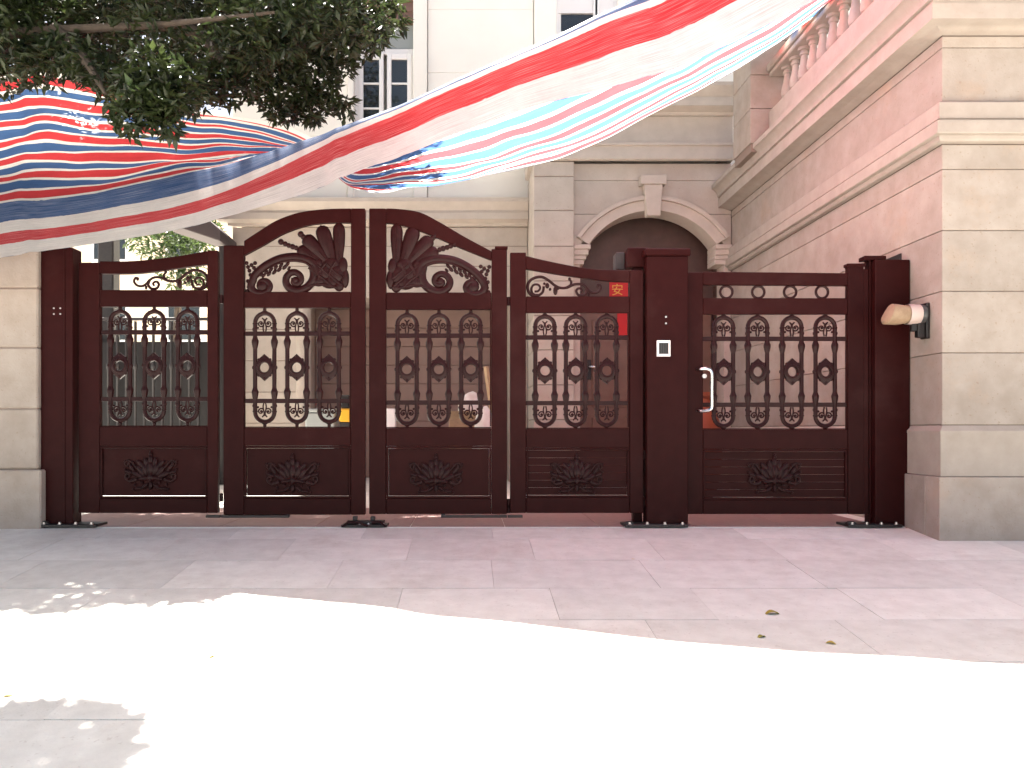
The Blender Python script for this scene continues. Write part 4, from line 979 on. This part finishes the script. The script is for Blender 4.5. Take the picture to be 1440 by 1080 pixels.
for (x, y, z, rd, n) in [(-2.85, 4.85, 5.3, .42, 2600), (-3.3, 4.7, 5.4, .46, 2000), (-3.9, 4.8, 5.3, .5, 1300), (-3.6, 6.9, 5.2, .5, 2000), (-4.2, 6.8, 5.2, .5, 1800), (-3.0, 6.75, 5.0, .32, 500), (-2.5, 5.0, 5.1, .22, 70)]:
    cl.append(((x, y, z), rd, n))
leaves(cl, .105, 'crown', 'leaf', tree, 5)
# garden tree seen over the left leaf
gt = thing('garden_tree', (-5.6, 15, 0), 'small green tree in the garden seen over the leftmost gate leaf', 'tree')
MB().tube([(-5.6, 15, 0), (-5.5, 15, 2), (-5.4, 15, 3.8)], [.12, .05], 8).build('trunk', 'bark', gt)
cg = [(at(px, py, Y), rd, n) for px, py, Y, rd, n in [(215, 342, 14.6, .32, 220), (250, 335, 14.9, .36, 260), (275, 345, 14.7, .28, 200), (190, 332, 14.9, .25, 120), (285, 320, 15.2, .4, 240), (240, 315, 15.3, .4, 260), (180, 310, 15.2, .4, 200), (270, 380, 14.6, .22, 110), (255, 395, 14.6, .2, 90), (230, 372, 14.7, .2, 60), (280, 395, 14.6, .16, 70), (205, 290, 15.3, .5, 300), (270, 285, 15.5, .5, 300)]]
leaves(cg, .15, 'crown', 'leaf2', gt, 9)
nb = thing('neighbour_house', (-12, 27, 0), 'cream rendered neighbouring house seen beyond the fence', 'building')
MB().box(-20, -7.0, 26, 34, 0, 8.2).build('wall', 'cream', nb, bevel=.05)
MB().box(-20.3, -6.7, 25.7, 34.3, 8.2, 8.5).build('roof', 'trim', nb, bevel=.04)
for x in (-17, -14, -11.6, -9.2):
    for z in (3.6, 6.2):
        wf = MB().box(x-.6, x+.6, 25.93, 25.999, z, z+1.4).build('window', 'white', nb); MB().box(x-.5, x+.5, 25.90, 25.931, z+.1, z+1.3).build('pane', 'glass', wf)
# ------------------------------------------------------------------ fallen leaves
def fallen(px, py, L_, rz, m, curl, label):
    d = (CAMZ+S*YG)/((py-603)/F+S); X = (px-660)/F*d; z = zg(d)
    n = 7; V = []; Fc = []
    for i in range(n+1):
        t = i/n; wd = L_*.24*math.sin(math.pi*min(t*.95+.03, 1))**.8; h = curl*math.sin(math.pi*t)
        for s_ in (-1, 0, 1): V.append(Vector(((t-.5)*L_, s_*wd, h+abs(s_)*wd*.35)))
    for i in range(n):
        for k in range(2): Fc.append((i*3+k, i*3+k+1, i*3+k+4, i*3+k+3))
    V2 = [Matrix.Rotation(rz, 3, 'Z') @ v for v in V]
    me = bpy.data.meshes.new('fallen_leaf'); me.from_pydata(V2, [], Fc); me.shade_smooth(); me.materials.append(M[m])
    o = link('fallen_leaf', me, (X, d, z-.008))
    sm = o.modifiers.new('thick', 'SOLIDIFY'); sm.thickness = .0012
    return tag(o, label, 'leaf', 'leaves fallen on the paving')
fallen(1086, 863, .092, .1, 'fallen', .018, 'largest fallen leaf, green and brown, on the shaded paving at right')
fallen(1071, 896, .06, .5, 'fallen', .014, 'small olive fallen leaf just inside the shadow edge at right')
fallen(1168, 905, .062, -.5, 'fallen2', .014, 'pale yellow fallen leaf on the shadow edge, rightmost of all')
fallen(296, 924, .06, 1.1, 'fallen2', .012, 'yellow fallen leaf on the sunlit paving at the left')
fallen(568, 941, .04, .3, 'fallen2', .006, 'tiny pale fallen leaf on the sunlit paving in the middle')
fallen(12, 978, .06, .2, 'fallen2', .008, 'fallen leaf on the sunlit paving at the far left edge')
fallen(890, 786, .05, 0, 'fallen2', .006, 'small dry fallen leaf on the shaded paving below the intercom post')
